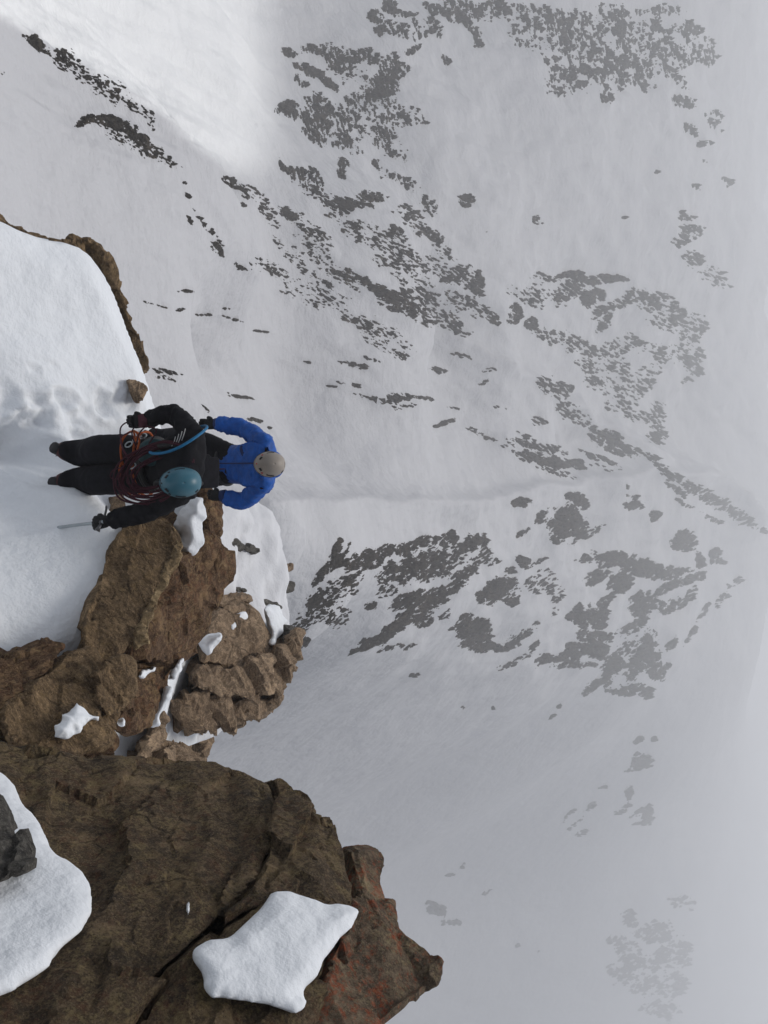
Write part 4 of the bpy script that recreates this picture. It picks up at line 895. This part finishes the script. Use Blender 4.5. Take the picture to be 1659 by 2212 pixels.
EDG = [('pelvis', 'spine'), ('spine', 'chest'), ('chest', 'neck'), ('pelvis', 'hip_r'), ('hip_r', 'thigh_r'), ('thigh_r', 'knee_r'), ('knee_r', 'calf_r'), ('calf_r', 'ankle_r'), ('ankle_r', 'toe_r'),
       ('pelvis', 'hip_l'), ('hip_l', 'thigh_l'), ('thigh_l', 'knee_l'), ('knee_l', 'calf_l'), ('calf_l', 'ankle_l'), ('ankle_l', 'toe_l'),
       ('chest', 'sh_r'), ('sh_r', 'ua_r'), ('ua_r', 'el_r'), ('el_r', 'fa_r'), ('fa_r', 'wr_r'), ('chest', 'sh_l'), ('sh_l', 'ua_l'), ('ua_l', 'el_l'), ('el_l', 'fa_l'), ('fa_l', 'wr_l'), ('neck', 'skull')]
def fill(j):
    for s in 'rl':
        m = lambda a, b, t: tuple(np.array(j[a + s]) * (1 - t) + np.array(j[b + s]) * t)
        j['thigh_' + s] = m('hip_', 'knee_', .45); j['calf_' + s] = tuple(np.array(m('knee_', 'ankle_', .4)) + np.array((0, .03, 0)))
        j['ua_' + s] = m('sh_', 'el_', .5); j['fa_' + s] = m('el_', 'wr_', .4)
    return j
def rads(k=1.0, extra=0.0):
    d = dict(pelvis=(.165, .13), spine=(.15, .12), chest=(.17, .135), neck=.062, skull=.062, hip=.125, thigh=.138, knee=.122, calf=.128, ankle=.118, toe=.07, sh=.076, ua=.062, el=.058, fa=.055, wr=.046)
    out = {}
    for a, v in d.items():
        v = tuple(x * k + extra for x in v) if isinstance(v, tuple) else v * k + extra
        if a in ('pelvis', 'spine', 'chest', 'neck', 'skull'): out[a] = v
        else: out[a + '_r'] = v; out[a + '_l'] = v
    return out

def boots(o, j, mat, dark):
    for s in 'rl':
        an = np.array(j['ankle_' + s]); to = np.array(j['toe_' + s]); d = nrm((to - an) * np.array((1, 1, 0)))
        v = [an + (0, 0, .16), an + (0, 0, .02), an + np.array((0, 0, -.045)) - d * .05, an + np.array((0, 0, -.05)) + d * .06, to]
        m, co, no = skin('boot', v, [(0, 1), (1, 2), (2, 3), (3, 4)], [.130, .122, (.09, .076), (.092, .076), (.08, .064)], 2)
        b = link('boot', m, mat, o)
        pts = [an + np.array((0, 0, -.095)) - d * .09, an + np.array((0, 0, -.095)) + d * .1, to + np.array((0, 0, -.045))]
        sole = tube_mesh('sole', spline(pts, 12), .05, 10); link('sole', sole, dark, b)
        sd_ = np.cross(d, (0, 0, 1)); ms = []
        for q in (-.06, .0, .06, .11):
            for e in (-1, 1):
                p = an + d * q + sd_ * e * .04 + np.array((0, 0, -.10)); ms.append(tube_mesh('s', [p, p + np.array((0, 0, -.03)) + sd_ * e * .005, p + np.array((0, 0, -.045)) + sd_ * e * .008], [.009, .006, .001], 6))
        link('crampon', join_meshes('crampon', ms), M_STEEL, b)

# ---- climber in black with the coiled rope
B0 = P(128, 1010, 6.80) + np.array((0, 0, .05))
JB = fill(dict(pelvis=(0, .10, .97), spine=(.01, .07, 1.13), chest=(.02, 0, 1.36), neck=(.08, -.09, 1.50), skull=(.13, -.18, 1.555), hip_r=(-.105, .08, .91), hip_l=(.105, .08, .91),
               knee_r=(-.135, -.03, .50), knee_l=(.115, -.02, .49), ankle_r=(-.11, .06, .12), ankle_l=(.115, .05, .11), toe_r=(-.16, -.12, .08), toe_l=(.135, -.13, .08),
               sh_r=(-.215, .03, 1.45), el_r=(-.395, .05, 1.24), wr_r=(-.325, -.10, 1.075), sh_l=(.225, -.01, 1.40), el_l=(.375, -.10, 1.13), wr_l=(.45, -.30, .875)))
B = person(B0, JB, rads(1.04), EDG, 'climber in black leaning on an ice axe, coiled rope across the chest and teal helmet', [M_BLACK2], .007, None, None, None)
upB, frB = (0.05, -.60, .80), (.05, -.80, -.60)
headB = np.array((.165, -.235, 1.58))
face_part(B, headB, upB, frB, M_SKIN, M_DARKT)
helmet(B, np.array(B0) + headB + nrm(upB) * .01, upB, frB, .285, .215, .150, M_HTEAL, M_DARKT, M_DARKT, 'teal')
for v in [c for c in B.children if c.name.startswith('helmet')]: pass
boots(B, JB, M_BOOT, M_DARKT)
# jacket over torso and arms
jk = ['pelvis', 'spine', 'chest', 'neck', 'sh_r', 'ua_r', 'el_r', 'fa_r', 'wr_r', 'sh_l', 'ua_l', 'el_l', 'fa_l', 'wr_l']
def jacket(o, J, k, extra, mat, name='jacket', hem=(0, 0.02, .80), amp=.010, seed=29, hemr=(.175, .145)):
    rd = rads(k, extra); rd['neck'] = .085; V = [np.array(J[q], float) for q in jk] + [np.array(hem, float)]
    E = [(jk.index(a), jk.index(b)) for a, b in EDG if a in jk and b in jk] + [(jk.index('pelvis'), len(jk))]
    me, co, no = skin(name, V, E, [rd[q] for q in jk] + [hemr], 3, jk.index('chest')); folds(me, co, no, amp * 1.5, 10.0, seed)
    return link(name, me, mat, o)
jacket(B, JB, 1.06, .016, M_BLACK, hem=(0, .09, .84))
# dark teal chest panel and a printed shoulder
def ell_patch(name, c, ax, ay, az, mat, parent, amp=.01, seed=2):
    co = []; fa = []; n1, n2 = 24, 14
    for i in range(n2 + 1):
        ph = math.pi * i / n2
        for k in range(n1):
            th = 2 * math.pi * k / n1; co.append(np.array(c) + np.array(ax) * math.sin(ph) * math.cos(th) + np.array(ay) * math.sin(ph) * math.sin(th) + np.array(az) * math.cos(ph))
    for i in range(n2):
        for k in range(n1): fa.append((i * n1 + k, (i + 1) * n1 + k, (i + 1) * n1 + (k + 1) % n1, i * n1 + (k + 1) % n1))
    co = np.array(co); co = co + (fbm3(co * 14, 3, seed) * amp)[:, None] * nrm(np.array(c) - np.array((0, .2, 1.1)))[None]
    return link(name, mesh_np(name, co, np.array(fa)), mat, parent)
ell_patch('chest_panel', (-.08, -.075, 1.14), (.11, 0, 0), (0, .075, -.02), (0, .02, .15), M_TEALJ, B, .02)
for k in range(4):
    a = np.array((-.245 + .02 * k, -.075 - .012 * k, 1.475 - .022 * k))
    link('shoulder_print', tube_mesh('shoulder_print', spline([a, a + (.045, -.02, .004), a + (.09 - .006 * k, -.026, -.012)], 8), .0035, 6), M_WHITEP, B)
gR = link('glove', glove_mesh('glove', JB['wr_r'], (.10, -.75, -.62), (1, .1, 0), .9, 1), M_GLOVE, B)
link('cuff', tube_mesh('cuff', [np.array(JB['wr_r']) + (-.002, .01, .01), np.array(JB['wr_r']) + (.004, -.04, -.03)], [.056, .054], 14), M_CUFF, B)
gL = link('glove', glove_mesh('glove', JB['wr_l'], (.15, -.45, -.88), (1, -.2, 0.2), 1.25, -1), M_GLOVE, B)
# harness: waist belt and orange leg loops
def ring(c, ax, ay, n=40, jit=0.0, seed=0):
    r_ = np.random.default_rng(seed); t = np.linspace(0, 2 * math.pi, n, endpoint=False)
    p = np.array(c)[None] + np.cos(t)[:, None] * np.array(ax) + np.sin(t)[:, None] * np.array(ay)
    ph = r_.uniform(0, 6.3, 3)
    return p + jit * np.stack([np.sin(2 * t + ph[0]), np.sin(3 * t + ph[1]), np.sin(2 * t + ph[2])], 1)
hb = link('harness', join_meshes('harness', [tube_mesh('h', ring((0, .09, 1.0), (.205, 0, 0), (0, .175, 0)) + (0, 0, q), .02, 8, True) for q in (-.012, .012)]), M_DARKT, B)
for s, sx_ in (('r', -1), ('l', 1)):
    th = np.array(JB['thigh_' + s]); hp = np.array(JB['hip_' + s])
    for q, w_ in ((.15, .010), (.75, .009)):
        c = hp * (1 - q) + th * q
        link('leg_loop', tube_mesh('leg_loop', ring(c, (.150, 0, .03 * sx_), (0, .155, -.05), 36, .006, 5), w_, 8, True), M_ORANGE, hb)
for k, (x, y, z) in enumerate([(-.19, -.05, .93), (-.15, -.10, .90), (.02, -.11, .95), (-.22, .0, .95)]):
    link('carabiner', tube_mesh('carabiner', ring((x, y, z), (.022, -.01, 0), (0, -.012, .05), 24), .0055, 6, True), M_METAL, hb)
def glob(pts, B_=B0): return np.array(pts) + np.array(B_)
# rope coils (worn, but a thing of its own)
ropes = []
for k in range(13):
    r_ = np.random.default_rng(100 + k); sx_ = .105 + .011 * k + r_.uniform(-.02, .02); sz = .17 + .011 * k + r_.uniform(-.03, .03)
    c = np.array((.075 + r_.uniform(-.02, .02), -.165 - .004 * k, 1.25 + r_.uniform(-.03, .02))); t = np.linspace(0, 2 * math.pi, 56, endpoint=False); ph = r_.uniform(0, 6.3)
    x = c[0] + sx_ * np.cos(t) - .05 * np.sin(t); z = c[2] + sz * np.sin(t) - .03 * np.cos(t) + .012 * np.sin(3 * t + ph)
    y = c[1] + .15 * np.clip(np.sin(t), 0, 1) ** 1.5 - .05 * np.clip(-np.sin(t), 0, 1) + .014 * np.sin(4 * t + ph) + .05 * np.abs(np.cos(t)) ** 3
    ropes.append(tube_mesh('r', np.stack([x, y, z], 1), .0072, 7, True))
ro = link('climbing_rope', join_meshes('climbing_rope', ropes), M_ROPE); ro.location = B0
tag(ro, 'maroon climbing rope coiled across the chest of the climber in black', 'rope')
def tail(pts, rad, mat, name='rope_end'):
    link(name, tube_mesh(name, spline(pts, 40), rad, 7), mat, ro)
tail([(-.10, -.12, 1.02), (-.24, -.14, .98), (-.33, -.12, 1.06), (-.34, -.13, 1.02), (-.28, -.2, .93), (-.15, -.17, .90), (.02, -.16, .95)], .0058, M_ROPE)
tail([(-.16, -.10, .99), (-.22, -.16, 1.08), (-.27, -.16, 1.16), (-.24, -.12, 1.22), (-.14, -.14, 1.16)], .0055, M_ROPE)
tail([(.03, -.15, .92), (.05, -.16, .80), (.10, -.14, .74), (.12, -.13, .80), (.08, -.15, .95)], .0055, M_ROPE)
tail([(-.02, -.16, .98), (-.12, -.2, .94), (-.20, -.19, .92), (-.24, -.15, .98)], .006, M_CUFF)
tail([(.2, .12, 1.38), (.1, .3, 1.2), (.02, .7, .95), (-.02, 1.15, .78)], .0058, M_ROPE)
sl = link('shoulder_sling', tube_mesh('shoulder_sling', ring((-.165, -.03, 1.36), (.095, -.165, .03), (-.06, .05, .20), 48, .012, 3), .011, 8, True), M_BSLING); sl.location = B0
tag(sl, 'blue webbing sling looped over the shoulder of the climber in black', 'sling')
osl = link('orange_sling', tube_mesh('orange_sling', ring((-.17, -.10, .985), (.08, -.02, .035), (.02, -.05, .075), 40, .008, 9), .008, 8, True), M_ORANGE); osl.location = B0
tag(osl, 'orange webbing loop hanging at the hip of the climber in black', 'sling')
# backpack
def rounded(name, c, half, mat, seed, amp=.012, tilt=0.0):
    bm = bmesh.new(); bmesh.ops.create_cube(bm, size=2)
    for v in bm.verts: v.co = Vector((v.co.x * half[0], v.co.y * half[1], v.co.z * half[2]))
    bmesh.ops.bevel(bm, geom=bm.edges[:], offset=min(half) * .6, segments=4, affect='EDGES', profile=.6)
    bmesh.ops.subdivide_edges(bm, edges=bm.edges[:], cuts=2, use_grid_fill=True)
    me = bpy.data.meshes.new(name); bm.to_mesh(me); bm.free()
    n = len(me.vertices); co = np.empty(n * 3, np.float32); me.vertices.foreach_get('co', co); co = co.reshape(-1, 3)
    co = co * (1 + .10 * fbm3(co * 7 + seed, 3, seed))[:, None]
    Rm = np.array(Matrix.Rotation(tilt, 3, 'X')); co = co @ Rm.T + np.array(c)
    me.vertices.foreach_set('co', co.astype(np.float32).ravel()); me.update(); me.polygons.foreach_set('use_smooth', np.ones(len(me.polygons), bool))
    return me
bp = link('backpack', None); bp.location = B0; tag(bp, 'charcoal backpack on the back of the climber in black', 'backpack')
link('pack_body', rounded('pack_body', (.05, .21, 1.22), (.13, .09, .23), M_PACK, 4, tilt=.12), M_PACK, bp)
link('lid', rounded('lid', (.07, .18, 1.44), (.12, .10, .06), M_PACK, 8, tilt=.2), M_PACK, bp)
for sx_ in (-.13, .16):
    link('shoulder_strap', tube_mesh('shoulder_strap', spline([(sx_, .14, 1.44), (sx_, .03, 1.50), (sx_, -.11, 1.42), (sx_ * .95, -.14, 1.25), (sx_ * 1.25, .05, 1.05)], 24), .019, 8), M_DARKT, bp)
# ice axe
ax = link('ice_axe', None); hand = np.array(JB['wr_l']) + nrm((.15, -.45, -.88)) * .07
tip = P(103, 1142, 6.50) - np.array(B0); ax.location = B0
tag(ax, 'slim grey ice axe stuck in the snow bank under the gloved hand', 'ice axe')
d_ = nrm(tip - hand); top = hand - d_ * .06
link('shaft', tube_mesh('shaft', spline([top, hand, tip], 20), [.0135] * 18 + [.012, .008], 10), M_METAL, ax)
link('spike', tube_mesh('spike', [tip, tip + d_ * .05, tip + d_ * .09], [.009, .006, .001], 8), M_STEEL, ax)
side = nrm(np.cross(d_, (0, 1, 0.2)))
pk = nrm((-.75, .35, .45)); pk = nrm(pk - d_ * (pk @ d_))
link('pick', tube_mesh('pick', spline([top, top + pk * .06, top + pk * .12 + d_ * .02, top + pk * .15 + d_ * .045], 14), [.011] * 5 + [.009] * 6 + [.006, .004, .002], 6), M_STEEL, ax)
link('adze', tube_mesh('adze', [top, top - pk * .04, top - pk * .075 + d_ * .008], [.011, .012, .022], 6), M_STEEL, ax)
link('head', tube_mesh('head', [top - d_ * .012, top + d_ * .025], [.018, .016], 8), M_STEEL, ax)
# second axe shaft carried at the hip
a2 = link('ice_axe', tube_mesh('ice_axe', spline([(.16, .05, 1.02), (.175, .04, .93), (.20, .02, .66)], 14), [.011] * 12 + [.008, .003], 8), M_DARKT); a2.location = B0
tag(a2, 'black tool shaft hanging from the harness beside the orange loop', 'ice axe')

# ---- climber in blue
C0 = np.array((-.47, 5.95, -6.2)); C0[2] = min(C0[2], surf(C0[0], C0[1]) + .02)
dz = -6.2 - C0[2]
JC = fill(dict(pelvis=(0, .10, .93), spine=(.01, .08, 1.08), chest=(.02, .0, 1.30), neck=(.02, -.10, 1.46), skull=(.03, -.17, 1.52), hip_r=(-.11, .08, .88), hip_l=(.10, .08, .88),
               knee_r=(-.26, -.10, .52), knee_l=(.08, -.02, .48), ankle_r=(-.28, .04, .14), ankle_l=(.10, .05, .12), toe_r=(-.32, -.14, .07), toe_l=(.11, -.14, .06),
               sh_r=(-.195, -.03, 1.385), el_r=(-.345, .02, 1.12), wr_r=(-.375, -.13, .91), sh_l=(.225, -.03, 1.375), el_l=(.375, .03, 1.12), wr_l=(.315, -.09, .945)))
for q in JC: JC[q] = tuple(np.array(JC[q]) * (1, 1, 1.055))
for q in JC: JC[q] = tuple(np.array(JC[q]) + (0, 0, dz * (1 if JC[q][2] > .6 else JC[q][2] / .6)))
C = person(C0, JC, rads(1.0), EDG, 'climber in a bright blue jacket and beige helmet standing behind the one in black', [M_BLACK2], .006, None, None, None)
upC, frC = (0.03, -.56, .83), (.0, -.83, -.56)
headC = np.array((.035, -.19, 1.665 + dz))
face_part(C, headC, upC, frC, M_SKIN, M_DARKT)
helmet(C, C0 + headC + nrm(upC) * .01, upC, frC, .275, .225, .150, M_HBEIGE, M_REDT, M_DARKT, 'beige')
boots(C, JC, M_PACK, M_DARKT)
jo = jacket(C, JC, 1.10, .022, M_BLUE, hem=(0, .07, .76 + dz), amp=.010, seed=57, hemr=(.19, .15))
zp = [(.005, -.175, .82), (.005, -.185, 1.0), (.01, -.175, 1.16), (.015, -.185, 1.35), (.02, -.20, 1.50), (.02, -.21, 1.55)]
link('zip', tube_mesh('zip', spline([np.array(q) + (0, .03, dz) for q in zp], 30), .008, 6), M_BLUED, jo)
ell_patch('chest_print', (-.10, -.135, 1.31 + dz), (.055, .0, .01), (0, .02, .0), (0.01, .01, .022), M_BLUED, jo, .004)
ell_patch('hood', (.02, .06, 1.53 + dz), (.13, 0, 0), (0, .10, .03), (0, -.02, .07), M_BLUE, jo, .02)
link('hem', tube_mesh('hem', ring((0, .07, .75 + dz), (.20, 0, 0), (0, .165, 0), 40, .006, 7), .014, 8, True), M_BLUED, jo)
for s, al, fl in (('r', (-.05, -.35, -.93), 1), ('l', (-.1, -.45, -.88), -1)):
    w_ = np.array(JC['wr_' + s]); link('glove', glove_mesh('glove', w_, al, (1, .1, 0), .8, fl), M_GLOVE, C)
    link('cuff', tube_mesh('cuff', [w_ + (0, .02, .05), w_ + (0, 0, .0)], [.064, .056], 14), M_BLUED, C)
link('harness', tube_mesh('harness', ring((0, .08, .93 + dz), (.20, 0, 0), (0, .17, 0)), .018, 8, True), M_DARKT, C)
# ------------------------------------------------------------------ haze: the cloud the ridge stands in
def box_mesh(name, lo, hi):
    v = np.array([(x, y, z) for x in (lo[0], hi[0]) for y in (lo[1], hi[1]) for z in (lo[2], hi[2])], float)
    return mesh_np(name, v, [(0, 1, 3, 2), (4, 6, 7, 5), (0, 4, 5, 1), (2, 3, 7, 6), (0, 2, 6, 4), (1, 5, 7, 3)], False)
zmin = float(FARZ.min())
hm = bpy.data.materials.new('haze'); hm.use_nodes = True; hm.node_tree.nodes.clear()
vo = hm.node_tree.nodes.new('ShaderNodeVolumePrincipled'); ho = hm.node_tree.nodes.new('ShaderNodeOutputMaterial')
vo.inputs['Color'].default_value = (0.965, 0.972, 0.985, 1); vo.inputs['Density'].default_value = HAZE_DENSITY
vo.inputs['Anisotropy'].default_value = 0.4
hm.node_tree.links.new(vo.outputs[0], ho.inputs['Volume'])
o = link('haze', box_mesh('haze', (-2300, -60, min(zmin, -60) - 1.5), (2300, 2400, 4.0)), hm)
tag(o, 'thin pale cloud drifting around the whole ridge', 'haze', None, 'stuff')
print('ZMIN', zmin, float(FARZ.max()))
